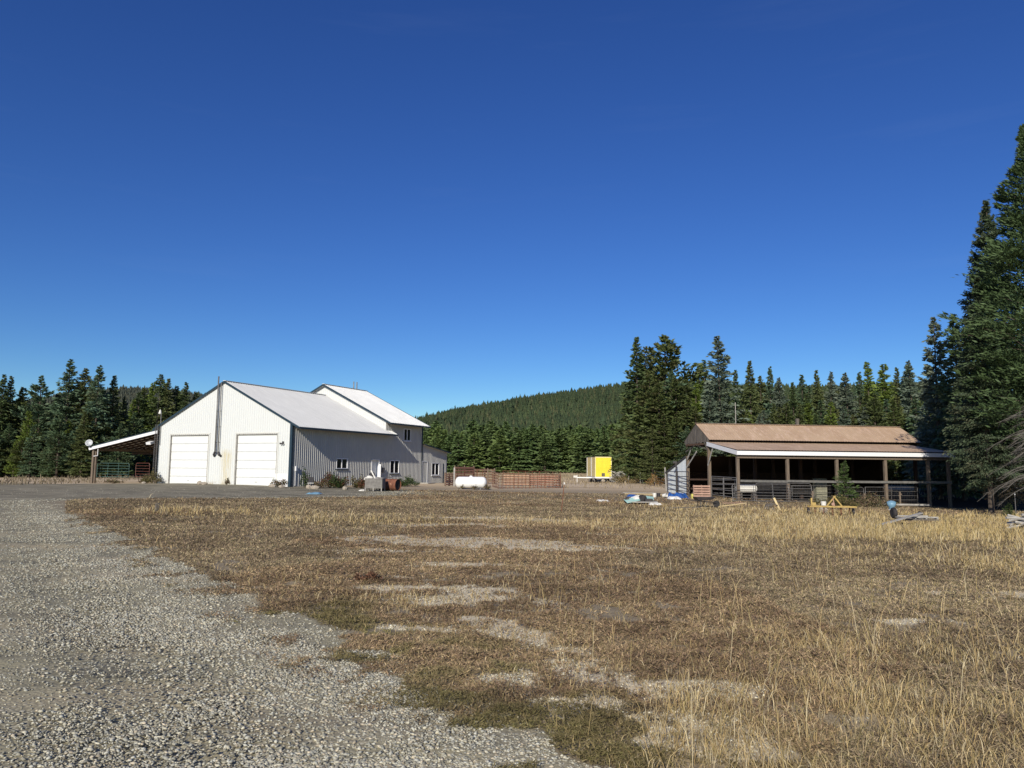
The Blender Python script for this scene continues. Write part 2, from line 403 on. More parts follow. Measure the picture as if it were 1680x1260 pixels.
_pale = [(905, 1068, .55, .45), (870, 1115, .9, .30), (985, 1090, .5, .22), (930, 1105, .5, .2), (1000, 1150, .7, .25), (800, 1040, .7, .3), (810, 1020, .45, .25), (730, 985, .8, .35), (690, 965, .8, .3), (640, 948, .35, .2),
         (1050, 905, 3.2, .5), (960, 898, 2.5, .5), (800, 890, 3.5, .8), (700, 885, 3.5, .9), (760, 925, 1.6, .3), (730, 928, .8, .3), (1520, 1020, .8, .3), (1660, 975, 1.2, .5), (860, 852, 5, 1.2), (720, 862, 3, 1.2), (560, 905, 2, .6), (1030, 1180, .9, .4), (1130, 1130, .5, .2), (1190, 1230, .5, .2), (1480, 1180, .4, .12), (670, 1030, .5, .2), (1180, 1130, .4, .2)]
_pp = [(gp(a, b), c, d) for a, b, c, d in _pale]
def pale_m(x, y):
    s = np.zeros(np.shape(x))
    for p, rx, ry in _pp:
        s = s + np.exp(-(((x-p[0])/rx)**2 + ((y-p[1])/ry)**2))
    n = fbm(x, y, .45, 55, 5)*.7 + fbm(x, y*1.6, .11, 57, 2)*.3
    s = np.clip(s, 0, 1.2)*1.0 + (fbm(x, y, 5, 71, 3)-.56)*2.2
    return sstep(.34, .56, s*0.72 + (n-.5)*1.9*(.25+np.clip(s, 0, 1)))
def straw_m(x, y):
    """how much tall straw-coloured grass stands here"""
    th = np.arctan2(x, y); r = np.hypot(x, y); a = x/np.maximum(y, .1)
    band = sstep(9, 27, r + (fbm(x, y, 6, 83)-.5)*10)*(1-sstep(50, 56, r))*sstep(.02, .50, a)
    band *= .35+.9*sstep(.38, .58, fbm(x, y, 4.5, 81, 3))
    band = np.maximum(band, sstep(19, 27, r)*(1-sstep(50, 55, r))*sstep(.12, .35, a)*.6)
    near = sstep(.14, .40, a - (fbm(x, y, 1.2, 91)-.5)*.45)*(1-sstep(4.6, 8.5, r + (fbm(x, y, 1.5, 95)-.5)*4))*(.30+.5*sstep(.4, .65, fbm(x, y, 1.0, 97, 3)))
    ps = 0
    for px, py, rx, ry, k in ((1340, 1050, 1.2, .8, .35), (570, 858, 2.5, 1.5, .7), (300, 840, 5, 2.0, .6), (1000, 860, 4, 2, .4), (630, 985, 1, .6, .3), (460, 955, 1, .5, .3), (1600, 1080, 1.2, .8, .3), (270, 843, 1.2, .8, .6)):
        p = ZC[(px, py)]; ps = ps + k*np.exp(-(((x-p[0])/rx)**2 + ((y-p[1])/ry)**2))
    base = .05*sstep(.5, .7, fbm(x, y, 2.2, 101, 3))
    return np.clip(band + near + ps + base, 0, 1)
ZC = {k: gp(*k) for k in ((1340, 1050), (570, 858), (300, 840), (1000, 860), (630, 985), (460, 955), (1600, 1080), (270, 843))}

# ------------------------------------------------------------------ ground sheet (one polar grid, split into ground and gravel yard along the gravel edge)
ang = np.concatenate([np.linspace(-46, 46, 560), np.linspace(46, 314, 70)[1:-1]])
ang = np.radians(ang)
rad = np.concatenate([[.02, .15], 0.4*1.0125**np.arange(0, 480)]); rad = rad[rad < 150]
rad = np.concatenate([rad, 150*1.12**np.arange(0, 31)])
A, Rr = np.meshgrid(ang, rad)
X = (np.sin(A)*Rr).ravel(); Y = (np.cos(A)*Rr).ravel()
gm = gravel_m(X, Y); Z = gz(X, Y)
tt = np.hypot(X, Y)
# faint wheel ruts in the gravel
rut = sum(np.exp(-((np.interp(Y, _ey, _ex) - X - o)/.45)**2) for o in (2.3, 4.1))
Z = Z - gm*rut*.03*(1-sstep(50, 70, tt))
Z = Z + gm*(fbm(X, Y, .25, 111, 2)-.5)*.012*(1-sstep(12, 25, tt))
na, nr = len(ang), len(rad)
idx = np.arange(na*nr).reshape(nr, na)
i0 = idx[:-1, :]; i1 = idx[1:, :]
Q = np.stack([i0, np.roll(i0, -1, 1), np.roll(i1, -1, 1), i1], -1).reshape(-1, 4)[:, ::-1]
isg = gravel_sd(X, Y)[Q].mean(1) > 0

def ground_mat(name):
    m, nt, b = newmat(name)
    def att(n):
        a = nt.nodes.new('ShaderNodeAttribute'); a.attribute_name = n; return a.outputs['Fac']
    v = _coord(nt, 'Object')
    # gravel
    vo = nt.nodes.new('ShaderNodeTexVoronoi'); vo.inputs['Scale'].default_value = 38; vo.inputs['Randomness'].default_value = 1.0
    # stretch of domain by noise so cells are irregular
    nn = nt.nodes.new('ShaderNodeTexNoise'); nn.inputs['Scale'].default_value = 30; nt.links.new(v, nn.inputs['Vector'])
    ad = nt.nodes.new('ShaderNodeVectorMath'); ad.operation = 'MULTIPLY_ADD'; ad.inputs[1].default_value = (.015, .015, .015)
    nt.links.new(nn.outputs['Color'], ad.inputs[0]); nt.links.new(v, ad.inputs[2]); nt.links.new(ad.outputs[0], vo.inputs['Vector'])
    bw = nt.nodes.new('ShaderNodeSeparateColor'); nt.links.new(vo.outputs['Color'], bw.inputs[0])
    stone = _mix(nt, _ramp(nt, bw.outputs[0], .2, .95), (.25, .23, .155), (.54, .49, .34))
    stone = _mix(nt, _ramp(nt, bw.outputs[1], .78, .95), stone, (.70, .65, .49))
    stone = _mix(nt, _ramp(nt, vo.outputs['Distance'], .45, .62), stone, (.19, .17, .12))
    fines = _mix(nt, _ramp(nt, _noise(nt, v, 90, 3.0), .35, .65), (.285, .255, .165), (.42, .375, .235))
    gmix = _ramp(nt, _noise(nt, v, 1.3, 5.0, .7), .36, .60)
    mc = nt.nodes.new('ShaderNodeMath'); mc.operation = 'MULTIPLY'; nt.links.new(gmix, mc.inputs[0]); nt.links.new(att('coarse'), mc.inputs[1])
    grav = _mix(nt, mc.outputs[0], fines, stone)
    big = _noise(nt, _coord(nt, 'Object', (.6, 1.6, 1)), .45, 4.0)
    grav = _mix(nt, _ramp(nt, _noise(nt, _coord(nt, 'Object', (.55, 1.5, 1)), .9, 5.0, .65), .50, .66), grav, _mix(nt, .75, grav, (.17, .155, .115)))
    grav = _mix(nt, _ramp(nt, big, .45, .7), grav, _mix(nt, .6, grav, (.47, .385, .25)))
    far = att('yard'); yardc = _mix(nt, _ramp(nt, _noise(nt, v, .5, 6.0, .65), .35, .65), (.155, .138, .096), (.31, .275, .195))
    grav = _mix(nt, far, grav, yardc)
    # soil with litter
    s1 = _mix(nt, _ramp(nt, _noise(nt, v, 2.5, 6.0, .7), .32, .66), (.25, .20, .13), (.44, .36, .235))
    s1 = _mix(nt, _ramp(nt, _noise(nt, v, 40, 4.0, .7), .42, .62), s1, (.17, .135, .09))
    pale = _mix(nt, _ramp(nt, _noise(nt, v, 25, 5.0, .7), .35, .62), (.80, .70, .50), (.50, .42, .28))
    soil = _mix(nt, att('pale'), s1, pale)
    lit = _mix(nt, _ramp(nt, _noise(nt, v, 12, 6.0, .75), .35, .6), (.29, .225, .13), (.56, .45, .26))
    soil = _mix(nt, _ramp(nt, att('straw'), 0.05, .9), soil, lit)
    soil = _mix(nt, att('farfield'), soil, _mix(nt, _ramp(nt, _noise(nt, _coord(nt, 'Object', (.3, 2.0, 1)), .25, 6.0, .7), .35, .62), (.42, .31, .19), (.66, .53, .36)))
    soil = _mix(nt, att('wood'), soil, (.040, .026, .014))  # forest litter, taken near black to imitate shade on the ground
    c = _mix(nt, att('gravel'), soil, grav)
    nt.links.new(c, b.inputs['Base Color']); b.inputs['Roughness'].default_value = .92; b.inputs['Specular IOR Level'].default_value = .15
    h = nt.nodes.new('ShaderNodeMath'); h.operation = 'MULTIPLY'; nt.links.new(vo.outputs['Distance'], h.inputs[0]); nt.links.new(att('gravel'), h.inputs[1])
    h2 = nt.nodes.new('ShaderNodeMath'); h2.operation = 'MULTIPLY_ADD'; h2.inputs[1].default_value = -1.4
    nt.links.new(h.outputs[0], h2.inputs[0]); nt.links.new(_noise(nt, v, 22, 5.0, .7), h2.inputs[2])
    bn = nt.nodes.new('ShaderNodeBump'); bn.inputs['Distance'].default_value = .014
    fd = nt.nodes.new('ShaderNodeMapRange'); fd.inputs[3].default_value = .28; fd.inputs[4].default_value = .10; nt.links.new(att('yard'), fd.inputs[0]); nt.links.new(fd.outputs[0], bn.inputs['Strength'])
    nt.links.new(h2.outputs[0], bn.inputs['Height']); nt.links.new(bn.outputs[0], b.inputs['Normal'])
    return m
GM = ground_mat('ground_surface')
V = np.stack([X, Y, Z], -1)
yard = sstep(27, 50, tt); lat_ = np.interp(Y, _ey, _ex) - X; coarse = .38 + .62*np.exp(-((lat_-1.8)/2.4)**2)
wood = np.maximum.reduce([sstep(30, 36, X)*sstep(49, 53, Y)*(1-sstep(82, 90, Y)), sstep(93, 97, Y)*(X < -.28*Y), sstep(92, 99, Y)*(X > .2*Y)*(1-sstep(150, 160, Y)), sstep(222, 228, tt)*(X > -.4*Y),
    sstep(16.5, 18.5, X)*(1-sstep(35, 37, X))*sstep(59.5, 61.5, Y-.14*(X-17))*(1-sstep(74, 76, Y))])  # barn footprint, floor darkened too as shade beneath the roof
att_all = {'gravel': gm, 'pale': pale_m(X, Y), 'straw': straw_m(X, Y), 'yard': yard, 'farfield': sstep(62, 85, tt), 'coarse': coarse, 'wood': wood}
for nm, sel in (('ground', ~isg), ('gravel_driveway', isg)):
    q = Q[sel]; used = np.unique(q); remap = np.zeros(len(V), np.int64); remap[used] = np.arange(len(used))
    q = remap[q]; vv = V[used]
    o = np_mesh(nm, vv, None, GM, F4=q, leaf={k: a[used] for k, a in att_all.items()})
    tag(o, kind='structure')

# ------------------------------------------------------------------ loose stones, weeds and dry grass (stuff)
rng = np.random.default_rng(7)
def polar_pts(n, r0, r1, a0, a1, pw=1.0):
    """points spread evenly in bearing and log distance"""
    a = np.radians(rng.uniform(a0, a1, n)); r = np.exp(np.log(r0) + (np.log(r1)-np.log(r0))*rng.random(n)**pw)
    return np.sin(a)*r, np.cos(a)*r, r
# stones: squashed octahedra with jitter
def stones(name, x, y, size, tone, m):
    n = len(x); base = np.array([[1, 0, 0], [-1, 0, 0], [0, 1, 0], [0, -1, 0], [0, 0, 1], [0, 0, -1], [.65, .65, .5], [-.65, .6, .45], [.6, -.65, .5], [-.6, -.6, .5]])[:, :]
    F = np.array([[6, 4, 8], [8, 4, 9], [9, 4, 7], [7, 4, 6], [0, 6, 8], [2, 7, 6], [1, 9, 7], [3, 8, 9], [0, 2, 6], [2, 1, 7], [1, 3, 9], [3, 0, 8], [0, 5, 2], [2, 5, 1], [1, 5, 3], [3, 5, 0]])
    B = base[None]*(1+rng.uniform(-.28, .28, (n, 10, 1)))
    sc_ = np.stack([rng.uniform(.7, 1.3, n), rng.uniform(.6, 1.0, n), rng.uniform(.4, .75, n)], -1)*size[:, None]
    B = B*sc_[:, None]
    t = rng.uniform(0, 2*np.pi, n); ti = rng.normal(0, .25, n)
    c, s = np.cos(t)[:, None], np.sin(t)[:, None]
    xx = B[..., 0]*c - B[..., 1]*s; yy = B[..., 0]*s + B[..., 1]*c; zz = B[..., 2] + xx*ti[:, None]
    z0 = gz(x, y) + size*.12
    V = np.stack([xx + x[:, None], yy + y[:, None], zz + z0[:, None]], -1).reshape(-1, 3)
    FF = (F[None] + (np.arange(n)*10)[:, None, None]).reshape(-1, 3)
    o = np_mesh(name, V, FF, m, tones=np.repeat(tone, 10, 0)); return tag(o, kind='stuff')
x, y, r = polar_pts(680000, 3.2, 64, -40, 34, .86)
g = gravel_m(x, y); p = pale_m(x, y)
dens = (.25 + .75*sstep(.36, .62, fbm(x, y, .8, 121, 3)))*np.maximum(g, .55*p*(r < 16) + .012)
# coarse stones lie on the right of the road, fines on the left wheel track
lat = np.interp(y, _ey, _ex) - x
coarse_ = np.exp(-((lat-1.3)/1.9)**2); dens *= np.where(g > .5, .07 + .93*coarse_, 1.0)
k = rng.random(len(x)) < dens
x, y, r, p, coarse_ = x[k], y[k], r[k], p[k], coarse_[k]; n = len(x)
size = np.clip(np.exp(rng.normal(-5.15, .36, n) + .36*coarse_), .0035, .0145)*(1+.035*r)
b = rng.random(n)[:, None]; hue = rng.random(n)[:, None]
tone = (.21+.38*b**1.4)*(1+.35*p[:, None])*np.where(hue < .5, np.array([[1.0, .94, .72]]), np.where(hue < .85, np.array([[.93, .91, .76]]), np.array([[1.0, .87, .64]])))
STONE = colattr_mat('stone_grey', .85, 0)
stones('loose_gravel', x, y, size, tone, STONE)

def blades(name, x, y, h, wd, lean, tone, m, curve=.35, tipdark=1.0, z=None):
    n = len(x); z0 = gz(x, y) - .004 if z is None else z
    az = rng.uniform(0, 2*np.pi, n); fa = rng.uniform(0, 2*np.pi, n)
    dx, dy = np.cos(az)*lean, np.sin(az)*lean
    wx, wy = np.cos(fa)*wd*.5, np.sin(fa)*wd*.5
    P0 = np.stack([x, y, z0], -1); W = np.stack([wx, wy, wx*0], -1)
    M = P0 + np.stack([dx*.35, dy*.35, h*.6], -1); T = P0 + np.stack([dx, dy, h*(1-curve*lean/np.maximum(h, .01)*.5)], -1)
    V = np.stack([P0-W, P0+W, M+W*.8, M-W*.8, T], 1).reshape(-1, 3)
    o5 = np.arange(n)*5
    F4 = np.stack([o5, o5+1, o5+2, o5+3], -1); F3 = np.stack([o5+3, o5+2, o5+4], -1)
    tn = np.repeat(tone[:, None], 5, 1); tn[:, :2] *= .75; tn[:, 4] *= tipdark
    o = np_mesh(name, V, F3, m, F4=F4, tones=tn.reshape(-1, 3)); return tag(o, kind='stuff')
GRASS = colattr_mat('dry_grass', .7, .3)
STRAW = np.array([[.64, .48, .23], [.72, .57, .30], [.54, .39, .18], [.74, .62, .38], [.44, .35, .15]])
WEED = np.array([[.30, .225, .155], [.22, .165, .12], [.46, .37, .24], [.26, .22, .13], [.35, .27, .195], [.18, .155, .095]])
# (1) low brown weed mat: tiny twigs and leaflets filling low domes
def twigs(name, x, y, zoff, ln, wd, tone, m, flat=.55):
    n = len(x); d = rng.normal(0, 1, (n, 3)); d[:, 2] = np.abs(d[:, 2])*flat + .12; d /= np.linalg.norm(d, axis=1)[:, None]
    e = np.cross(d, rng.normal(0, 1, (n, 3))); e /= np.linalg.norm(e, axis=1)[:, None]+1e-9
    P = np.stack([x, y, gz(x, y)+zoff], -1)
    V = np.stack([P-e*wd[:, None]*.5, P+e*wd[:, None]*.5, P+d*ln[:, None]], 1).reshape(-1, 3); i = np.arange(n)*3
    o = np_mesh(name, V, np.stack([i, i+1, i+2], -1), m, tones=np.repeat(tone, 3, 0)); return tag(o, kind='stuff')
N = 2100000
x, y, r = polar_pts(N, 3.5, 66, -30, 40, .9)
g = gravel_m(x, y); pl = pale_m(x, y); st = straw_m(x, y)
cl = fbm(x, y, .30, 131, 3)*.55 + fbm(x, y, 1.5, 137, 3)*.45
cf = vnoise(x, y, .13, 139)
den = (1-g)*(1-.90*pl)*sstep(.34, .52, cl + .06)*(.35+.65*sstep(.25, .6, cf))*(1-.30*st)*(1-.65*sstep(34, 60, r))
sdv = gravel_sd(x, y)
den = np.maximum(den, (1-sstep(.0, 1.3, sdv))*sstep(.57, .64, fbm(x, y, .45, 141, 3))*.8*(sdv > -.2))
k = rng.random(N) < den
x, y, r, cl, cf, pl = x[k], y[k], r[k], cl[k], cf[k], pl[k]; n = len(x)
ti = rng.integers(0, 6, n); tone = WEED[ti]*(rng.uniform(.55, 1.4, n))[:, None]
sd_ = sdv[k]
greenz = ((sstep(-2.0, -.1, sd_)*(r < 10)).clip(0, 1)*sstep(.40, .62, fbm(x, y, .6, 147, 2)))[:, None]
tone = tone*(1-.65*greenz) + np.array([[.15, .16, .06]])*.65*greenz*rng.uniform(.6, 1.4, n)[:, None]
zone = (fbm(x, y, 2.6, 151, 3)*.6+fbm(x, y, .6, 153, 2)*.4)[:, None]
tone = tone*(1+.45*sstep(.50, .64, zone)*np.array([[.80, .92, .85]]))*np.array([[.95, 1.0, .98]])*(1-.22*sstep(.50, .36, zone))
zt = (fbm(x, y, 7, 157, 2) > .56)[:, None]; tone = np.where(zt, tone*np.array([[1.0, .93, .90]]), tone)
dome = (.012 + .075*sstep(.40, .70, cl)*(.4+.6*sstep(.2, .7, cf)))*(1-.3*sstep(30, 55, r))
zo = dome*rng.random(n)**.7
ln = rng.uniform(.010, .034, n)*(1+.06*r); wd = (.0022 + .0009*r)*rng.uniform(.6, 1.4, n)
twigs('brown_weeds', x, y, zo, ln, wd, tone*np.array([[1.03, .94, .88]]), GRASS)
# (2) straw litter and short straw blades everywhere in the field
N = 330000
x, y, r = polar_pts(N, 3.4, 64, -30, 40, .85)
g = gravel_m(x, y); st = straw_m(x, y); pl = pale_m(x, y)
den = (1-g)*(.13 + .75*st + .10*sstep(.5, .62, fbm(x, y, 1.1, 161, 3)) + .08*pl)
k = rng.random(N) < den; x, y, r, st = x[k], y[k], r[k], st[k]; n = len(x)
tone = STRAW[rng.integers(0, 5, n)]*rng.uniform(.6, 1.15, n)[:, None]
h = rng.gamma(3, .020, n)*(.6+.9*st) + .012
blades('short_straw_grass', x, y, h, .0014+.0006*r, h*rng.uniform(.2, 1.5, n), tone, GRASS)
# (3) tall dry grass
N = 300000
x, y, r = polar_pts(N, 3.3, 58, -26, 40, .8)
g = gravel_m(x, y); st = straw_m(x, y)
den = (1-g)*st**1.1*(1-.55*sstep(5.5, 8, r)*(1-sstep(14, 20, r)))*(.06+.94*sstep(.46, .62, fbm(x, y, .38, 171, 3))) + (1-g)*.004
k = rng.random(N) < den; x, y, r, st = x[k], y[k], r[k], st[k]; n = len(x)
tone = STRAW[rng.integers(0, 5, n)]*rng.uniform(.7, 1.2, n)[:, None]
gold = (sstep(20, 32, r)*sstep(.3, .55, x/y))[:, None]; tone = tone*(1-gold*.35) + np.array([[.60, .45, .17]])*gold*.35
h = (rng.gamma(3.5, .048, n)+.05)*(.6+.5*st)*(1+.15*sstep(14, 30, r)*sstep(.2, .5, x/y))
h = np.where(r < 17, h*(.62+.25*sstep(7, 4, r)), h)
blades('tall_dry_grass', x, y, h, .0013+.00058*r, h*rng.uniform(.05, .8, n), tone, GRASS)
# single tall stalks with seed heads
N = 800
x, y, r = polar_pts(N, 4.0, 16, 0, 38, .9)
k = (rng.random(N) < (1-gravel_m(x, y))*(.25+.75*sstep(.5, .62, fbm(x, y, 1.3, 181, 2)))) ; x, y, r = x[k], y[k], r[k]; n = len(x)
h = rng.uniform(.22, .62, n); blades('tall_grass_stalks', x, y, h, .0016+.00045*r, h*rng.uniform(.05, .75, n), STRAW[rng.integers(0, 5, n)]*.95, GRASS)
# (4) far pale meadow grass in front of the woods
N = 90000
a = np.radians(rng.uniform(-36, 30, N)); r = rng.uniform(78, 228, N); x, y = np.sin(a)*r, np.cos(a)*r
den = np.where(x > -.3*y, sstep(90, 180, r)*.9+.12, (r < 108)*.5)
loc_ok = ~((x < -2) & (y < 92) & (x > -42))
k = (rng.random(N) < den) & loc_ok; x, y, r = x[k], y[k], r[k]; n = len(x)
tone = np.array([[.42, .34, .22]])*rng.uniform(.6, 1.2, n)[:, None]*np.where((x < -.3*y)[:, None], .62, 1.0)
h = rng.gamma(5, .05, n)+.06
blades('meadow_grass', x, y, h, .0009*r, h*.4, tone, GRASS)

# ------------------------------------------------------------------ ribbed sheet metal
def ribbed(mb, O, S, T, N, length, t0, t1, holes=(), pitch=.25, rw=.085, rh=.034, s0=0.0):
    """sheet in plane O + s*S + t*T with trapezoid ribs along T; t0,t1 functions of s; holes = [(s0,s1,t0,t1)]"""
    O, S, T, N = Vector(O), Vector(S), Vector(T), Vector(N)
    br = {s0: 0.0, s0+length: 0.0}; k = 0; s = s0 + pitch/2
    cut = []
    while s < s0+length - rw:
        br[s] = 0.0; br[s+rw*.28] = rh; br[s+rw*.72] = rh; br[s+rw] = 0.0; s += pitch
    ks = sorted(br)
    def prof(x):
        for a, b in zip(ks, ks[1:]):
            if a <= x <= b: return br[a] + (br[b]-br[a])*((x-a)/(b-a) if b > a else 0)
        return 0
    pts = set(ks)
    for h in holes: pts |= {h[0], h[1]}
    pts |= set(getattr(t1, 'breaks', ())) | set(getattr(t0, 'breaks', ()))
    pts = sorted(p for p in pts if s0 <= p <= s0+length)
    for a, b in zip(pts, pts[1:]):
        if b-a < 1e-5: continue
        mid = (a+b)/2; seg = [(None, None)]
        hs = sorted([(h[2], h[3]) for h in holes if h[0] <= mid <= h[1]])
        lo = 'b'; cuts = []
        cur = None
        for h0, h1 in hs:
            cuts.append((cur, h0)); cur = h1
        cuts.append((cur, None))
        pa, pb = prof(a+1e-6) if a in br or True else 0, prof(b-1e-6)
        for c0, c1 in cuts:
            ya0 = t0(a) if c0 is None else c0; yb0 = t0(b) if c0 is None else c0
            ya1 = t1(a) if c1 is None else c1; yb1 = t1(b) if c1 is None else c1
            if ya1 <= ya0 and yb1 <= yb0: continue
            mb.add([O+S*a+T*ya0+N*pa, O+S*b+T*yb0+N*pb, O+S*b+T*yb1+N*pb, O+S*a+T*ya1+N*pa], [(0, 1, 2, 3)])
    return mb
def const(v):
    return lambda s: v

# ------------------------------------------------------------------ white metal building
BC = pt(476, 798.5, 65); BX, BY = BC[0], 65.0
BZ = g1(BX, BY) - .02
BROT = -D2R(24.5)
W_, L1, L2, L3 = 15.7, 14.1, 21.3, 26.9          # width; tower front, tower back, shed back along the depth
zr = CAMZ - BZ
PIT = .49
OV = .8
def zeave(zc): return zc
E1, E2 = 3.27+zr, 4.42+zr                       # roof height at the overhanging eave edge
bld = empty('white_metal_barn', (BX, BY, BZ), BROT, 'large white metal building with two garage doors, a taller rear section and blue trim', 'building')
def rz_(x, E): # underside height of roof above local x
    return E + PIT*(min(OV - x, x + W_ + OV))
def bl(px, py):
    """pixel -> (x, z) on the front gable plane (local y=0)"""
    v = ray(px, py); ca, sa = math.cos(BROT), math.sin(BROT)
    # local y of a world point p: (-sa)*(px-BX)+ca*(py-BY)
    t = (-sa*BX + ca*BY)/(-sa*v[0]+ca*v[1]); p = v*t
    dx, dy = p[0]-BX, p[1]-BY
    return ca*dx + sa*dy, p[2]+CAMZ-BZ
def bs(px, py):
    """pixel -> (y, z) on the right side wall plane (local x=0)"""
    v = ray(px, py); ca, sa = math.cos(BROT), math.sin(BROT)
    t = (ca*BX + sa*BY)/(ca*v[0]+sa*v[1]); p = v*t
    dx, dy = p[0]-BX, p[1]-BY
    return -sa*dx + ca*dy, p[2]+CAMZ-BZ
d1a, d1b = bl(278.5, 750)[0], bl(341, 750)[0]; d2a, d2b = bl(387, 750)[0], bl(454, 750)[0]
dtop = (bl(310, 713.6)[1] + bl(420, 713)[1])/2
print('doors', d1a, d1b, d2a, d2b, dtop, 'W', bl(258, 750)[0], 'peak', bl(366, 627), 'E', E1, E2)
# front wall
f1 = lambda s: rz_(s-W_, E1) - .02
f1.breaks = (W_/2,)
mb = MB(); hl = [(W_+d1a, W_+d1b, -1, dtop), (W_+d2a, W_+d2b, -1, dtop)]
ribbed(mb, (-W_, 0, 0), (1, 0, 0), (0, 0, 1), (0, -1, 0), W_, const(-.1), f1, hl, rh=.032)
mb.build('front_wall', WALLF, bld)
# garage doors, recessed, six panels each
for i, (a, b) in enumerate(((d1a, d1b), (d2a, d2b))):
    mb = MB(); nP = 6; hP = (dtop-.04)/nP
    for k in range(nP):
        mb.box(((a+b)/2, .14, hP*(k+.5)), (b-a-.06, .05, hP-.045))
        mb.box(((a+b)/2, .118, hP*(k+.5)), (b-a-.30, .012, hP-.20))
    mb.box(((a+b)/2, .19, dtop/2), (b-a-.06, .03, dtop-.04))
    d = mb.build('garage_door', DOORW, bld)
    MB().box(((a+b)/2, .105, .35), (.22, .03, .04)).build('handle', STEEL, d)
    mb = MB()
    for xx in (a, b): mb.box((xx, .08, dtop/2), (.09, .20, dtop))
    mb.box(((a+b)/2, .08, dtop+.02), (b-a+.09, .20, .10))
    mb.build('door_jamb', GREYJ, d)
    mb = MB()
    for xx, s_ in ((a-.105, 1), (b+.105, 1)): mb.box((xx, -.025, dtop/2), (.11, .03, dtop+.02))
    mb.box(((a+b)/2, -.025, dtop+.13), (b-a+.32, .03, .12)); mb.build('door_trim', WHITE, d)
# side wall openings measured on the photograph
def rect(l, t, r, b): 
    a0, z1 = bs(l, t); a1, z0 = bs(r, b); return min(a0, a1), max(a0, a1), min(z0, z1), max(z0, z1)
def zp(zx, zy): return 460+zx/5.6, 620+zy/5.6
wins = [rect(*zp(513, 738), *zp(614, 836)), rect(*zp(1006, 756), *zp(1087, 878)), rect(*zp(1133, 465), *zp(1195, 582)), rect(*zp(1388, 780), *zp(1455, 893))]
doorr = [rect(*zp(836, 750), *zp(902, 935)), rect(*zp(1297, 768), *zp(1345, 978))]
print('wins', wins, 'doors', doorr)
wins = [(a, b, max(c, .3), d) for a, b, c, d in wins]
doorr = [(a, b, .05, d) for a, b, c, d in doorr]
holes_of = lambda y0, y1: [h for h in wins+doorr if y0 <= h[0] < y1]
sh = lambda s: rz_(0, E1) - .02
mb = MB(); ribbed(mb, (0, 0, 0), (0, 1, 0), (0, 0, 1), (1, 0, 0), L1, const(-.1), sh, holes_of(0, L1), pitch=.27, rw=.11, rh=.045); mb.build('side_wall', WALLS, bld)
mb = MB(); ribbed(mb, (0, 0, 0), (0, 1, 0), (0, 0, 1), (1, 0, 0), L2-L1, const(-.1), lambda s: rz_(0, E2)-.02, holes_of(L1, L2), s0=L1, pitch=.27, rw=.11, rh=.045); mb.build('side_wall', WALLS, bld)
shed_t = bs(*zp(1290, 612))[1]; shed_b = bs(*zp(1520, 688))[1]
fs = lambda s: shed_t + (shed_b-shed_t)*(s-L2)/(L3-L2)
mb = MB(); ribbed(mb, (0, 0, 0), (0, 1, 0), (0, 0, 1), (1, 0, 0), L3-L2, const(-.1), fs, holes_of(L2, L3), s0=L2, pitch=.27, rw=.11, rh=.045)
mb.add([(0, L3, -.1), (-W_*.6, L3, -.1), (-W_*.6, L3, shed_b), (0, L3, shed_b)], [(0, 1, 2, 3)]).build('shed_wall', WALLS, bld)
# left wall, back walls, tower front
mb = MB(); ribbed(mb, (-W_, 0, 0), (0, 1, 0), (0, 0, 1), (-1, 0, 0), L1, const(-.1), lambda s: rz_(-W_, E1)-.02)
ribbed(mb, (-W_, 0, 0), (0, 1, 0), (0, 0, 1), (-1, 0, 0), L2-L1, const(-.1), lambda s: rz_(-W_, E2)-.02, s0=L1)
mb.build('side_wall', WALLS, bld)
ft = lambda s: rz_(s-W_, E2)-.02
ft.breaks = (W_/2,)
mb = MB(); ribbed(mb, (-W_, L1, 0), (1, 0, 0), (0, 0, 1), (0, -1, 0), W_, lambda s: rz_(s-W_, E1)-.6, ft); mb.build('front_wall', WALLF, bld)
mb = MB(); ribbed(mb, (-W_, L2, 0), (1, 0, 0), (0, 0, 1), (0, 1, 0), W_, const(-.1), ft); mb.build('back_wall', WALLS, bld)
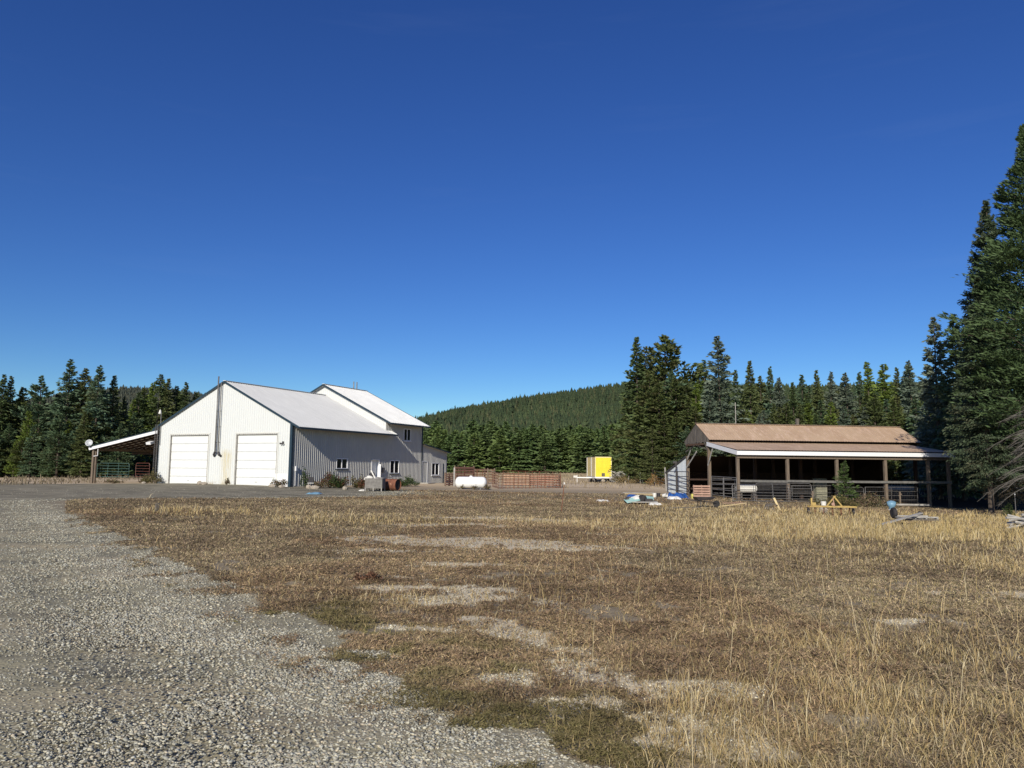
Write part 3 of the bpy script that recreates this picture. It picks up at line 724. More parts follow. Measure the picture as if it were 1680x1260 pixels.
# roofs
def roof(E, y0, y1, name, rk0=.35, rk1=.35):
    ln = math.hypot(1, PIT); half = (W_/2+OV)*ln; ys, ye = y0-rk0, y1+rk1
    mb = MB()
    ribbed(mb, (OV, ys, E+.06), (0, 1, 0), Vector((-1, 0, PIT)).normalized(), Vector((PIT, 0, 1)).normalized(), ye-ys, const(0), const(half), pitch=.31, rw=.11, rh=.04)
    ribbed(mb, (-W_-OV, ys, E+.06), (0, 1, 0), Vector((1, 0, PIT)).normalized(), Vector((-PIT, 0, 1)).normalized(), ye-ys, const(0), const(half), pitch=.25, rh=.03)
    r = mb.build(name, ROOFR, bld)
    rz = E + PIT*(W_/2+OV)
    mb = MB()   # soffit / sheathing under the metal
    for sx, ex in ((OV-.04, -W_/2), (-W_-OV+.04, -W_/2)):
        z0 = E+PIT*.04
        mb.add([(sx, ys+.05, z0), (ex, ys+.05, rz), (ex, ye-.05, rz), (sx, ye-.05, z0), (sx, ys+.05, z0-.04), (ex, ys+.05, rz-.04), (ex, ye-.05, rz-.04), (sx, ye-.05, z0-.04)],
               [(0, 1, 2, 3), (4, 7, 6, 5), (0, 4, 5, 1), (3, 2, 6, 7), (0, 3, 7, 4)])
    mb.build('soffit', WALLS, r)
    mb = MB()
    mb.beam((-W_/2-.0, ys, rz+.10), (-W_/2, ye, rz+.10), .34, .035); mb.build('ridge_cap', ROOFW, r)
    for yy in (ys-.02, ye+.02):
        for sx in (OV, -W_-OV): MB().beam((sx, yy, E+.0), (-W_/2, yy, rz+.0), .045, .17, up=(0, 0, 1)).build('rake_trim', BLUE, r)
    for sx in (OV+.03, -W_-OV-.03): MB().beam((sx, ys, E-.02), (sx, ye, E-.02), .06, .15).build('eave_trim', BLUE, r)
    return r
roof(E1, 0, L1-.35-.02, 'roof', .14, .35); roof(E2, L1, L2, 'roof')
# the lower eave carries on a little past the tower's front corner
mb = MB(); ln = math.hypot(1, PIT)
ribbed(mb, (OV, L1-.02, E1+.06), (0, 1, 0), Vector((-1, 0, PIT)).normalized(), Vector((PIT, 0, 1)).normalized(), 1.0, const(0), const((OV-.03)*ln), rh=.03)
mb.build('roof', ROOFW, bld)
MB().beam((OV+.03, L1-.02, E1-.02), (OV+.03, L1+1.0, E1-.02), .06, .15).build('eave_trim', BLUE, bld)
# shed roof sloping away
mb = MB(); mb.add([(.35, L2, shed_t+.05), (.35, L3+.35, shed_b), (-W_*.6, L3+.35, shed_b), (-W_*.6, L2, shed_t+.05)] + [(.35, L2, shed_t+.0), (.35, L3+.35, shed_b-.05), (-W_*.6, L3+.35, shed_b-.05), (-W_*.6, L2, shed_t+.0)],
   [(0, 1, 2, 3), (4, 7, 6, 5), (0, 4, 5, 1), (1, 5, 6, 2)]); mb.build('shed_roof', ROOFW, bld)
MB().beam((.37, L2, shed_t+.0), (.37, L3+.35, shed_b-.04), .05, .14).build('eave_trim', BLUE, bld)
# corner trims
mb = MB()
mb.box((.02, .10, rz_(0, E1)/2-.05), (.05, .34, rz_(0, E1))); mb.box((-.10, -.03, rz_(0, E1)/2-.05), (.24, .03, rz_(0, E1)))
mb.build('corner_trim', BLUE, bld)
MB().box((.03, L2-.08, rz_(0, E2)/2-.05), (.06, .22, rz_(0, E2)-.02)).build('corner_trim', BLUE, bld)
MB().box((.03, L3-.9, 1.1), (.05, .12, 2.2)).build('corner_trim', BLUE, bld)
MB().box((-W_-.03, .05, rz_(-W_, E1)/2-.05), (.06, .16, rz_(-W_, E1))).build('corner_trim', BLUE, bld)
MB().box((-W_/2, W_*0+L3/2, -.03), (W_-.3, L3-.4, .1)).build('floor_slab', CONC, bld)
# a repainted brighter low panel by the corner
MB().box((-.95, -.03, .55), (1.35, .015, 1.1)).build('base_panel', VINYL, bld)
# windows
for i, (a, b, z0, z1) in enumerate(wins):
    mb = MB(); c = (a+b)/2; t = .07
    for s_ in (a+t/2, b-t/2): mb.box((.01, s_, (z0+z1)/2), (.10, t, z1-z0))
    for z in (z0+t/2, z1-t/2): mb.box((.01, c, z), (.098, b-a-2*t, t))
    mb.box((0, c, (z0+z1)/2), (.07, .08, z1-z0-2*t))
    wdw = mb.build('window', VINYL, bld)
    mb = MB()
    for q0, q1 in ((a+t, c-.04), (c+.04, b-t)): mb.box((-.02, (q0+q1)/2, (z0+z1)/2), (.012, q1-q0, z1-z0-2*t))
    mb.build('pane', GLASS, wdw)
    MB().box((.04, c, z0-.05), (.14, b-a+.16, .07)).build('sill', BLUE if i < 2 else VINYL, wdw)
for i, (a, b, z0, z1) in enumerate(doorr):
    mb = MB(); c = (a+b)/2
    mb.box((-.25, c, (z0+z1)/2), (.045, b-a-.1, z1-z0-.04))
    d = mb.build('entry_door', DOORW, bld)
    mb = MB()
    for s_ in (a+.03, b-.03): mb.box((-.10, s_, (z0+z1)/2), (.34, .06, z1-z0))
    mb.box((-.10, c, z1), (.34, b-a, .06)); mb.build('door_frame', VINYL, d)
    MB().box((.5, c, .03), (1.0, 1.6, .10)).build('door_step', CONC, d)
    MB().lathe([(.01, -.2), (.03, -.19), (.03, -.16), (.01, -.15)], (0, a+.15, 1.0), 'x', 8).build('handle', STEEL, d)
# screen door leaf standing open beside the near entry
a, b = doorr[0][0], doorr[0][1]
MB().box((.13, b-.02, 1.05), (.24, .04, 1.95)).build('screen_door', VINYL, bld)
MB().box((.10, b+.55, 1.45), (.16, .34, .45)).build('meter_box', GREYG, bld)
MB().box((.09, .55, 1.55), (.12, .16, .4)).box((.05, .55, .8), (.04, .04, 1.4)).build('outlet_box', VINYL, bld)
# stove pipes on the front
pa = bl(361, 690)[0]
for dx, zt in ((-.19, bl(361, 618)[1]), (.17, bl(363, 626)[1]-.1)):
    mb = MB(); mb.tube([(pa+dx, -.22, 2.95), (pa+dx, -.22, zt)], .062 if dx < 0 else .05, 10)
    for z in (3.8, 5.2, 6.6): mb.box((pa+dx, -.11, z), (.05, .22, .04))
    p = mb.build('stove_pipe', PIPE, bld, smooth=True)
    MB().tube([(pa+dx, -.22, 2.95), (pa+dx*1.6, -.24, 2.72), (pa+dx*2.2, -.05, 2.6)], .10, 8).build('pipe_elbow', BLACKM, p)
# twin flood lamp on the front right
fx, fz = bl(465, 727)
mb = MB(); mb.box((fx, -.06, fz+.08), (.14, .08, .14))
for s_ in (-1, 1): mb.lathe([(.03, -.30), (.085, -.28), (.06, -.14), (.03, -.08)], (fx+.11*s_, 0, fz-.04), 'y', 10)
mb.build('flood_lamp', BLACKM, bld)
# two vent pipes on the tower ridge
for k, yy in enumerate((L2-1.9, L2-1.3)):
    MB().tube([(-W_/2-.2, yy, E2+PIT*(W_/2+OV)-.3), (-W_/2-.2, yy, E2+PIT*(W_/2+OV)+.95)], .06, 8).build('vent_pipe', PIPE, bld)
# lean-to on the left
LW = bl(150, 735)
lx1 = -W_-9.0; lzt, lzb = bl(253, 708)[1], bl(150, 735)[1]
print('lean', LW, lzt, lzb)
def lz(x): return lzb + (lzt-lzb)*(x-lx1)/(-W_-lx1)
xl = lx1-.25; LD = 13.0
lt = MB(); n_ = Vector((-(lzt-lzb), 0, (-W_-lx1))).normalized(); sl_ = Vector((-W_-xl, 0, (lzt-lzb)/(-W_-lx1)*(-W_-xl)))
ribbed(lt, (xl, -.2, lz(xl)+.12), (0, 1, 0), sl_.normalized(), n_, LD, const(0), const(sl_.length), pitch=.3)
lroof = lt.build('lean_to_roof', ROOFW, bld)
mb = MB()
for k in range(14):
    yy = -.05 + k*(LD-.3)/13; mb.beam((xl+.05, yy, lz(xl)+.0), (-W_-.03, yy, lz(-W_)+.0), .05, .17)
for k in range(12):
    xx = xl + .3 + k*(9.0-.3)/11; mb.beam((xx, 0, lz(xx)+.095), (xx, LD-.4, lz(xx)+.095), .09, .035)
mb.build('rafter', SHADEW, lroof)
MB().beam((xl, -.23, lz(xl)-.03), (-W_-.04, -.23, lz(-W_)-.03), .05, .30).build('fascia', VINYL, lroof)
MB().beam((xl, -.26, lz(xl)+.14), (-W_-.04, -.26, lz(-W_)+.14), .08, .06).build('rake_trim', BLUE, lroof)
mb = MB(); mb.beam((xl-.06, -.2, lz(xl)-.02), (xl-.06, LD, lz(xl)-.02), .13, .12); mb.build('gutter', VINYL, lroof)
for k, yy in enumerate((.05, 12.5)):
    gzz = -.1
    mb = MB(); mb.box((lx1+.12, yy, (lz(lx1)-.25+gzz)/2), (.24, .24, lz(lx1)-.2-gzz)); mb.build('post', POSTW, bld)
MB().box((lx1+.45, .06, (lz(lx1)-.2)/2-.1), (.14, .14, lz(lx1)-.25)).build('post', POSTW, bld)
MB().beam((lx1+.12, 0, lz(lx1)-.15), (lx1+.12, LD, lz(lx1)-.15), .1, .25).build('beam', POSTW, bld)
MB().beam((lx1+.2, 4.3, lz(lx1)-.45), (-W_-.05, 4.3, lz(lx1)-.45), .06, .22).build('tie_beam', SHADEW, bld)
MB().beam((lx1+.2, 8.6, lz(lx1)-.45), (-W_-.05, 8.6, lz(lx1)-.45), .06, .22).build('tie_beam', SHADEW, bld)
mb = MB(); mb.tube([(lx1+.85, -.1, lz(lx1+.85)-.2), (lx1+.85, -.1, lz(lx1)-.75), (lx1+.3, -.1, lz(lx1)-.80)], .04, 6); mb.build('downspout', VINYL, bld)
# red-brown boarded back of the lean-to, open in the middle
mb = MB()
for k in range(34):
    xx = lx1 + .2 + k*(9.0-.3)/34
    if 0 < k < 34: mb.box((xx+.12, LD-.2, (1.75+lz(xx))/2), (.245, .03, lz(xx)-1.75))
mb.build('boarding', SHADEW, bld)
MB().box((-W_-1.3, .1, lz(-W_)-1.05), (.55, .5, .22), rot=(.3, 0, .1)).build('flood_lamp', VINYL, bld)

# satellite dish on the lean-to corner
sp_ = pt(149, 729, 72.0)
ca_, sa_ = math.cos(BROT), math.sin(BROT)
def bw(x, y, z): return (BX + ca_*x - sa_*y, BY + sa_*x + ca_*y, BZ + z)
d_loc = bw(lx1-.05, -.35, lz(lx1)+.16)
dish = empty('satellite_dish', d_loc, 0, 'round grey satellite dish on the corner of the lean-to roof', 'satellite dish')
mb = MB(); mb.lathe([(.02, .0), (.16, .02), (.27, .07), (.33, .12), (.335, .115), (.27, .05), (.16, 0), (.02, -.02)], (0, 0, 0), 'z', 24)
dd = mb.build('reflector', DISHM, dish, smooth=True); dd.rotation_euler = (D2R(72), 0, D2R(12)); dd.location = (0, -.1, .30)
MB().tube([(0, 0, -.15), (0, 0, .3)], .03, 6).tube([(0, -.1, .02), (.02, -.5, .22)], .015, 5).build('mount', STEEL, dish)
MB().box((.02, -.52, .24), (.06, .1, .06)).build('receiver', WPL, dish)

# antenna mast: a narrow lattice ladder standing against the left corner with a whip on top
mx_, mz_ = bl(257.5, 700)
ml = bw(-W_-.05, -.35, 0)
mast = empty('antenna_mast', ml, BROT, 'thin lattice antenna mast standing against the left corner of the white building', 'antenna mast')
mtop = bl(258, 697)[1]
mb = MB()
for sx, sy in ((-.16, 0), (.16, 0), (0, .2)): mb.tube([(sx, sy, -.1), (sx, sy, mtop)], .018, 5)
mb.build('rail', GREYG, mast)
mb = MB(); nrg = 26
P3 = ((-.16, 0), (.16, 0), (0, .2))
for k in range(nrg):
    z0, z1 = mtop*k/nrg, mtop*(k+1)/nrg
    for q in range(3):
        a, b = P3[q], P3[(q+1) % 3]; mb.tube([(a[0], a[1], z0), (b[0], b[1], (z0+z1)/2), (a[0], a[1], z1)], .012, 4, False)
mb.build('lattice', GREYG, mast)
MB().tube([(0, 0, mtop-.3), (0, 0, mtop+3.2)], .014, 5).build('whip', BLACKM, mast)
# electric service mast
sx0 = bl(265, 700)[0]; s1_ = bl(265, 730)[1]; s2_ = bl(265, 684)[1]
sm = empty('service_mast', bw(sx0, -.12, s1_), BROT, 'thin electric service mast with white insulator cap on the left of the gable', 'service mast')
MB().tube([(0, 0, 0), (0, 0, s2_-s1_+.4)], .035, 8).build('conduit', PIPE, sm)
MB().lathe([(.03, 0), (.14, .03), (.15, .12), (.09, .2), (.10, .3), (.04, .4), (.02, .45)], (-.15, 0, s2_-s1_+.25), 'z', 12).build('weather_head', WPL, sm, smooth=True)

# ------------------------------------------------------------------ gates and corral panels
def tube_gate(w, h, m, bars=6, ups=(.33, .66), r=.022, arch=True, name='tube_gate', mesh=False):
    o = empty(name, (0, 0, 0)); c = .18 if arch else 0
    mb = MB(); mb.tube([(0, 0, .08), (0, 0, h-c), (c*.3, 0, h-c*.3), (c, 0, h), (w-c, 0, h), (w-c*.3, 0, h-c*.3), (w, 0, h-c), (w, 0, .08), (0, 0, .08)], r*1.15, 6, False)
    mb.build('frame', m, o)
    for k in range(1, bars):
        z = .08 + (h-.08)*k/bars; MB().tube([(.02, 0, z), (w-.02, 0, z)], r*.9, 5, False).build('rail', m, o)
    for u in ups: MB().tube([(w*u, .03, .08), (w*u, .03, h)], r*.9, 5, False).build('upright', m, o)
    if mesh:
        mb = MB(); n = int(w/.15)
        for k in range(1, n): mb.tube([(w*k/n, -.02, .08), (w*k/n, -.02, h)], .004, 3, False)
        for k in range(1, 9): mb.tube([(0, -.02, h*k/9), (w, -.02, h*k/9)], .004, 3, False)
        mb.build('wire_mesh', m, o)
    return o
def put(o, loc, rz, label, cat, group=None, tilt=0.0, roll=0.0):
    o.location = loc; o.rotation_euler = Euler((tilt, roll, rz)); tag(o, label, cat, group); return o
def span(px0, D0, px1, D1, py=800):
    a = at(px0, D0, py); b = at(px1, D1, py); L = math.hypot(b[0]-a[0], b[1]-a[1]); return a, math.atan2(b[1]-a[1], b[0]-a[0]), L
yg = 5.6
for px0, px1, m_, lb, nb, ups in ((158.5, 211, GRNG, 'green five-bar tube gate under the lean-to roof', 5, (.33, .66)), (222, 244.5, REDG, 'short red tube gate under the lean-to beside the building', 5, ())):
    a, rz, L = span(px0, 76, px1, 75.2, 783)
    a = (a[0], a[1], pt(px0, 783, 76)[2]-.02)
    put(tube_gate(L, 1.42, m_, nb, ups), a, rz, lb, 'gate')

# rusty corral panels, middle distance
def corral_panel(w, h, m, bars=6, verts=3, r=.024):
    o = empty('corral_panel', (0, 0, 0))
    for k in range(bars): MB().tube([(0, 0, .12+(h-.12)*k/(bars-1)), (w, 0, .12+(h-.12)*k/(bars-1))], r, 5, False).build('rail', m, o)
    for k in range(verts+2): MB().tube([(w*k/(verts+1), 0, 0), (w*k/(verts+1), 0, h)], r*1.15, 5, False).build('upright', m, o)
    return o
D0 = 74.0
pan = [(808, 817, 79, 74.5), (817, 843, 74.5, 75.5), (843.5, 869, 75.5, 76.5), (869.5, 894, 76.5, 77.2), (894.5, 920, 77.2, 77.6)]
plab = ['rusty corral panel turned end-on at the left end of the round-pipe row', 'rusty corral panel just right of the white propane tank', 'rusty corral panel second from the tank in the front row', 'rusty corral panel second from the right end of the front row', 'rusty corral panel at the right end of the front row']
for i, (a_, b_, da, db) in enumerate(pan):
    a = at(a_, da, 802); b = at(b_, db, 802); L = math.hypot(b[0]-a[0], b[1]-a[1])
    put(corral_panel(L, 1.5 - .03*i, RUST), (a[0], a[1], a[2]-.02), math.atan2(b[1]-a[1], b[0]-a[0]), plab[i], 'corral panel', 'rusty corral panels beside the propane tank')
# back side of the pen
pan2 = [(744, 762, 81, 84), (762.5, 782, 84, 87), (783, 808, 87, 90), (825, 850, 92, 91), (850.5, 885, 91, 88), (885.5, 919, 88, 78)]
pl2 = ['rusty corral panel rising behind the left end of the tank', 'rusty corral panel behind the middle of the tank', 'rusty corral panel behind the right end of the tank', 'rear rusty corral panel seen through the left of the front row', 'rear rusty corral panel seen through the middle of the front row', 'rear rusty corral panel slanting forward to the right end']
for i, (a_, b_, da, db) in enumerate(pan2):
    a = at(a_, da, 798); b = at(b_, db, 798); L = math.hypot(b[0]-a[0], b[1]-a[1])
    put(corral_panel(L, 1.75 if i < 3 else 1.55, RUST, 6, 2), (a[0], a[1], a[2]-.02), math.atan2(b[1]-a[1], b[0]-a[0]), pl2[i], 'corral panel', 'rusty corral panels beside the propane tank')
# board fence behind the tank and along the far side of the pen
def board_fence(w, h, m, nb=6, gap=.05, posts=3, name='board_fence', seed=0):
    o = empty(name, (0, 0, 0)); rnd = random.Random(seed); bh = (h-.1)/nb
    for k in range(nb):
        z = .1 + bh*(k+.5)
        MB().box((w/2, 0, z), (w-.02, .035, bh-gap), rot=(0, rnd.uniform(-.012, .012), 0)).build('board', m, o)
    for k in range(posts):
        x = w*k/(posts-1); MB().box((x, .08, h/2+.03), (.13, .13, h+.1)).build('post', POSTW, o)
    return o
bf = [(731, 745, 78, 80, 1.35, 'reddish board fence filling the gap between the shed and the grey post'), (747, 778, 86, 90, 2.0, 'tall reddish board fence behind the propane tank'),
      (779, 812, 90, 93, 1.75, 'lower tan board fence running on behind the tank end'), (826, 868, 83, 83, 1.25, 'sunlit tan board stack fence inside the round-pipe pen'), (869, 917, 83, 80.5, 1.25, 'sunlit reddish boards at the right side of the pipe pen')]
for i, (a_, b_, da, db, h, lb) in enumerate(bf):
    a = at(a_, da, 798); b = at(b_, db, 798); L = math.hypot(b[0]-a[0], b[1]-a[1])
    put(board_fence(L, h, (REDB, REDB, TANB, TANB, REDB)[i], 6 if i < 3 else 5, (.08, .13, .15, .12, .13)[i], 3, seed=i), (a[0], a[1], a[2]-.03), math.atan2(b[1]-a[1], b[0]-a[0]), lb, 'board fence')
pgl = at(745, 78.5, 798)
tag(MB().box((0, 0, .9), (.15, .15, 2.0)).build('fence_post', GREYP, None), 'tall pale grey post standing left of the propane tank', 'fence post').location = pgl
a = at(800, 80, 790); b = at(821, 80, 790)
tag(MB().beam((0, 0, 1.75), (b[0]-a[0], 0, 1.22), .1, .1).beam((0, 0, -.1), (0, 0, 1.9), .12).build('fence_rail', POSTW), 'dark slanting top rail above the pipe pen', 'fence rail').location = a

# propane tank
tk0, tk1 = at(746.5, 71, 802), at(798.5, 71.5, 802)
TL = math.hypot(tk1[0]-tk0[0], tk1[1]-tk0[1])
tank = empty('propane_tank', ((tk0[0]+tk1[0])/2, 71.2, tk0[2]), .03, 'white horizontal propane tank lying in the short grass', 'propane tank')
R_ = .53; hL = TL/2; prof = [(.01, -hL)] + [(R_*math.sin(t), -hL+R_*.75*(1-math.cos(t))) for t in np.linspace(.25, math.pi/2, 7)]
prof = prof + [(r, -z) for r, z in prof[::-1]]
MB().lathe(prof, (0, 0, .60), 'x', 32).build('shell', TANK, tank, smooth=True)
MB().lathe([(.14, 0), (.15, .04), (.14, .10), (.09, .13)], (0, 0, 1.1), 'z', 16).build('valve_dome', TANK, tank)
for s_ in (-1, 1): MB().box((s_*hL*.6, 0, .08), (.12, .7, .30)).build('foot', GREYG, tank)

# T-post leaning in the field
def tpost(loc, h, label, tilt=0.0, m=RUST, cap=True):
    o = empty('metal_stake', loc, 0, label, 'stake', rot=(0, tilt, 0))
    MB().box((0, 0, h/2-.15), (.035, .008, h+.3)).box((0, .015, h/2-.15), (.006, .03, h+.3)).build('shaft', m, o)
    if cap: MB().box((0, 0, h-.03), (.05, .03, .10)).build('cap', WPL, o)
    return o
p = gp(921, 840); tpost(p, 1.35, 'thin rusty stake with a white cap leaning in the open field', .10)
p = at(1667, 42, 846); tpost(p, 1.35, 'thin grey stake with a white top near the right edge by the sapling', 0.0, GREYG)
p = gp(257, 842); tag(MB().box((0, 0, .15), (.16, .14, .42), rot=(.05, .08, .3), taper=.75).build('wooden_stub', OLDW), 'short dark wooden stub in the grass below the white building', 'stub').location = p

# ------------------------------------------------------------------ yellow box trailer
tcl, tcr = pt(976.5, 785, 110), pt(1004.5, 785, 109.4)
tz = g1(tcl[0]+1, 110)
wdt = tcr[0]-tcl[0]; trz = -.02
fl = pt(976.5, 783.5, 110)[2]-tz; ht = pt(990, 749.5, 110)[2]-tz
tr = empty('box_trailer', (tcl[0], 110, tz), D2R(6), 'bright yellow box trailer with tan side parked by the edge of the wood', 'trailer')
tlen = 6.0
MB().box((wdt/2, tlen/2, (fl+.12+ht)/2), (wdt, tlen, ht-fl-.12)).build('side_wall', TRS, tr)
MB().box((wdt/2, -.03, (fl+.12+ht)/2), (wdt, .05, ht-fl-.12)).build('end_wall', YEL, tr)
MB().box((wdt/2, tlen/2, ht+.04), (wdt+.08, tlen+.1, .08)).build('roof', BLACKM, tr)
MB().box((wdt/2, tlen/2-.05, fl), (wdt+.06, tlen+.2, .2)).build('chassis', VINYL, tr)
mb = MB()
for x in (.02, wdt-.02): mb.box((x, -.07, (fl+ht)/2), (.10, .04, ht-fl-.1))
mb.box((wdt/2, -.07, ht-.06), (wdt-.1, .04, .10)); mb.build('corner_rail', YELC, tr)
MB().box((wdt*.49, -.075, fl+.42), (.46, .04, .46)).build('hatch', OLDW, tr)
MB().box((wdt*.82, -.075, fl+.95), (.22, .03, .26)).build('sign_plate', YELP, tr)
for k in range(6): MB().box((-.04, .5+k*1.0, (fl+.12+ht)/2), (.05, .09, ht-fl-.2)).build('side_rib', VINYL if k in (2, 5) else TRS, tr)
for yy in (1.2, 4.3):
    for xx in (.25, wdt-.25):
        w_ = MB().lathe([(.12, -.13), (.44, -.12), (.47, -.06), (.47, .06), (.44, .12), (.12, .13)], (xx, yy, .46), 'x', 18).build('wheel', BLACK, tr)
        MB().lathe([(.05, -.14), (.2, -.135), (.2, .135), (.05, .14)], (xx, yy, .46), 'x', 12).build('hub', WPL, w_)
MB().beam((-.1, 2.0, fl-.05), (-2.5, 2.2, fl-.02), .12, .14).beam((-.1, 3.0, fl-.05), (-2.5, 2.3, fl-.02), .12, .14).build('drawbar', VINYL, tr)
MB().tube([(-2.2, 2.2, 0), (-2.2, 2.2, fl+.35)], .06, 8).box((-2.5, 2.2, fl+.1), (.5, .22, .3)).build('jack_stand', WPL, tr)
MB().blob((wdt*.45, -.9, .3), (.28, .2, .26), 3).build('rubble_rock', ROCK).location = (tcl[0], 110, tz)
tag(bpy.data.objects['rubble_rock'], 'pale rock lying beneath the yellow trailer', 'rock')
# pile of cut poles and branches beside it
def pile(name, loc, n, L, hgt, m, label, cat, seed, r=.05, spread=1.0):
    rnd = random.Random(seed); o = empty(name, loc, 0, label, cat)
    for k in range(n):
        a = rnd.uniform(-.7, .7) + (math.pi if rnd.random() < .5 else 0); z = rnd.uniform(.05, hgt); l = L*rnd.uniform(.5, 1)
        cx, cy = rnd.uniform(-spread, spread)*.5, rnd.uniform(-spread, spread)*.5
        d = Vector((math.cos(a)*l/2, math.sin(a)*l/2, rnd.uniform(-.3, .3)*hgt))
        MB().tube([Vector((cx, cy, z))-d, Vector((cx, cy, z))+d*.2+Vector((0, 0, .03)), Vector((cx, cy, z))+d], r*rnd.uniform(.6, 1.2), 6).build('pole', m, o)
    return o
pile('wood_pile', at(1014, 108, 792), 26, 2.2, 1.5, GREYP, 'heap of pale branches and poles just right of the yellow trailer', 'wood pile', 4, .05, 1.4)
# leaning and upright posts by the wood
for i, (px, pt_, h_, tl, lb) in enumerate(((1024, 790, 1.1, .62, 'pale post leaning steeply right of the branch heap'), (1031.5, 790, 1.1, 0, 'thin white post right of the leaning post'), (1050.5, 792, 1.75, 0, 'tall white fence post, first of the pair before the dark wood'),
                                           (1054, 793, .9, .05, 'short pale stub post between the two tall white posts'), (1066, 792, 1.75, 0, 'tall white fence post, second of the pair before the dark wood'), (1074, 798, .8, 0, 'low pale stake in the rusty grass'))):
    o = MB().tube([(0, 0, -.1), (0, 0, h_)], .075 if h_ > 1.5 else .05, 8).build('fence_post', GREYP)
    o.location = at(px, 100 - (10 if i == 5 else 0), pt_); o.rotation_euler = (0, tl, 0); tag(o, lb, 'fence post')
a = at(1066, 100, 792); b = at(1092, 80, 800)
wf = empty('wire_fence', a, 0, 'sagging rail and wire fence running from the white posts to the barn', 'fence')
for k in range(5):
    MB().tube([(0, 0, .35+.33*k), ((b[0]-a[0])*.5, (b[1]-a[1])*.5, .32+.33*k), (b[0]-a[0], b[1]-a[1], .35+.33*k+b[2]-a[2])], .018, 4, False).build('wire', GREYG, wf)
o = MB().tube([(0, 0, -.1), (-.12, 0, 2.3)], .07, 8).build('fence_post', GREYP); o.location = at(1093.5, 76, 812); tag(o, 'tall pale post leaning slightly left beside the open shed wall', 'fence post')

# ------------------------------------------------------------------ open pole barn
PX, PY, _ = pt(1211.6, 822, 58); PZ = g1(PX, PY)-.02; PR = D2R(8)
S1, S2, S3 = 5.45, 10.3, 15.5; BL = 18.7; FL = 17.7
barn = empty('pole_barn', (PX, PY, PZ), PR, 'open-sided wooden pole barn with rusty brown metal roof and white fascia', 'barn')
cb, sb = math.cos(PR), math.sin(PR)
def bar(x, y, z): return (PX+cb*x-sb*y, PY+sb*x+cb*y, PZ+z)
def barz(px, py, y):
    """height of the pixel at local depth y in the plane parallel to the long side"""
    v = ray(px, py); # (-sb,cb).(p-P)=y
    t = (y + (-sb*PX + cb*PY))/(-sb*v[0]+cb*v[1]); p = v*t
    return cb*(p[0]-PX)+sb*(p[1]-PY), p[2]+CAMZ-PZ
zf = barz(1211.6, 739, -.25)[1]; zfb = barz(1211.6, 747, 0)[1]
zr2 = barz(1143.5, 695, (S1+S2)/2)[1]; ze = barz(1164.4, 721.5, S1-.3)[1]
xr = barz(1479, 702, (S1+S2)/2)[0]; print('barn zf', zf, zfb, 'ridge', zr2, 'eave', ze, 'xr', xr, barz(1511.6, 727.6, S1-.3), 'px of corner', proj(bar(BL, 0, zf)))
YM = (S1+S2)/2
def rsheet(name, x0, x1, y0, z0, y1, z1, m, flip=False, pitch=.23, parent=barn, rh=.02):
    T = Vector((0, y1-y0, z1-z0)); L = T.length; T.normalize(); N = Vector((0, -T.z, T.y)); N = N if N.z > 0 else -N
    mb = MB(); ribbed(mb, (x0, y0, z0), (1, 0, 0), T, N, x1-x0, const(0), const(L), pitch=pitch, rh=rh)
    o = mb.build(name, m, parent)
    mb = MB(); mb.add([(x0, y0, z0-.03), (x1, y0, z0-.03), (x1, y1, z1-.03), (x0, y1, z1-.03)], [(0, 3, 2, 1)]); mb.build('sheathing', SHADEW, o)
    return o
RZ = zr2; xa, xb = -.15, BL+.3
up = rsheet('roof', xa, xb, S1-.5, ze, YM, RZ, BROWNROOF); rsheet('roof', xa, xb, S2+.5, ze, YM, RZ, BROWNROOF)
MB().beam((xa, YM, RZ+.03), (xb, YM, RZ+.03), .36, .03).build('ridge_cap', mat('ridge_pale', (.40, .30, .23), rough=.5), up)
zl1 = ze-.16
lo = rsheet('lean_to_roof', xa, FL+.2, -.35, zf+.05, S1, zl1, BROWNROOF)
zbk0 = barz(1126.6, 748, S2)[1]; zbk1 = barz(1097, 775, S3)[1]
rsheet('lean_to_roof', xa, xb, S3+.25, zbk1, S2, zbk0, BROWNROOF)
MB().beam((xa, -.38, (zf+zfb)/2), (FL+.2, -.38, (zf+zfb)/2), .05, .30).build('fascia', VINYL, barn)
MB().beam((xa-.03, -.38, (zf+zfb)/2-.0), (xa-.03, S1, zl1-.17), .05, .32).build('fascia', VINYL, barn)
MB().beam((xa-.03, S2, zbk0-.06), (xa-.03, S3+.25, zbk1-.06), .05, .14).build('rake_trim', BLACKM, barn)
# posts
zft = zfb-.05
for k, x in enumerate((0, 4.0, 8.05, 12.1, 15.75, 17.5)):
    q = bar(x, 0, 0); zb = g1(q[0], q[1])-PZ-.15
    MB().box((x, 0, (zft+zb)/2), (.21, .20, zft-zb)).build('post', POSTW, barn)
for x in (0, 4.0, 8.05, 12.1, 15.75, 18.6):
    for yy, zz in ((S1, zl1-.1), (S2, zbk0), (S3, zbk1-.1)):
        MB().box((x, yy, zz/2), (.24 if yy != S3 else .2, .22, zz)).build('post', POSTW if x == 0 else SHADEW, barn)  # inner posts get the darkened wood, shade put into the colour
MB().beam((-.1, .03, zft+.06), (FL+.1, .03, zft+.06), .06, .24).build('header_beam', POSTW, barn)
MB().beam((-.1, -.14, zft-.10), (FL+.1, -.14, zft-.10), .05, .12).build('header_beam', POSTW, barn)
for yy, zz in ((S1, zl1-.25), (S2, zl1-.25)): MB().beam((-.1, yy, zz+.1), (BL+.1, yy, zz+.1), .09, .28).build('header_beam', SHADEW, barn)
mb = MB()
for k in range(32):
    x = .05 + k*(FL-.1)/31; mb.beam((x, 0, zf-.1), (x, S1, zl1-.16), .045, .14)
mb.build('rafter', SHADEW, barn)
mb = MB()
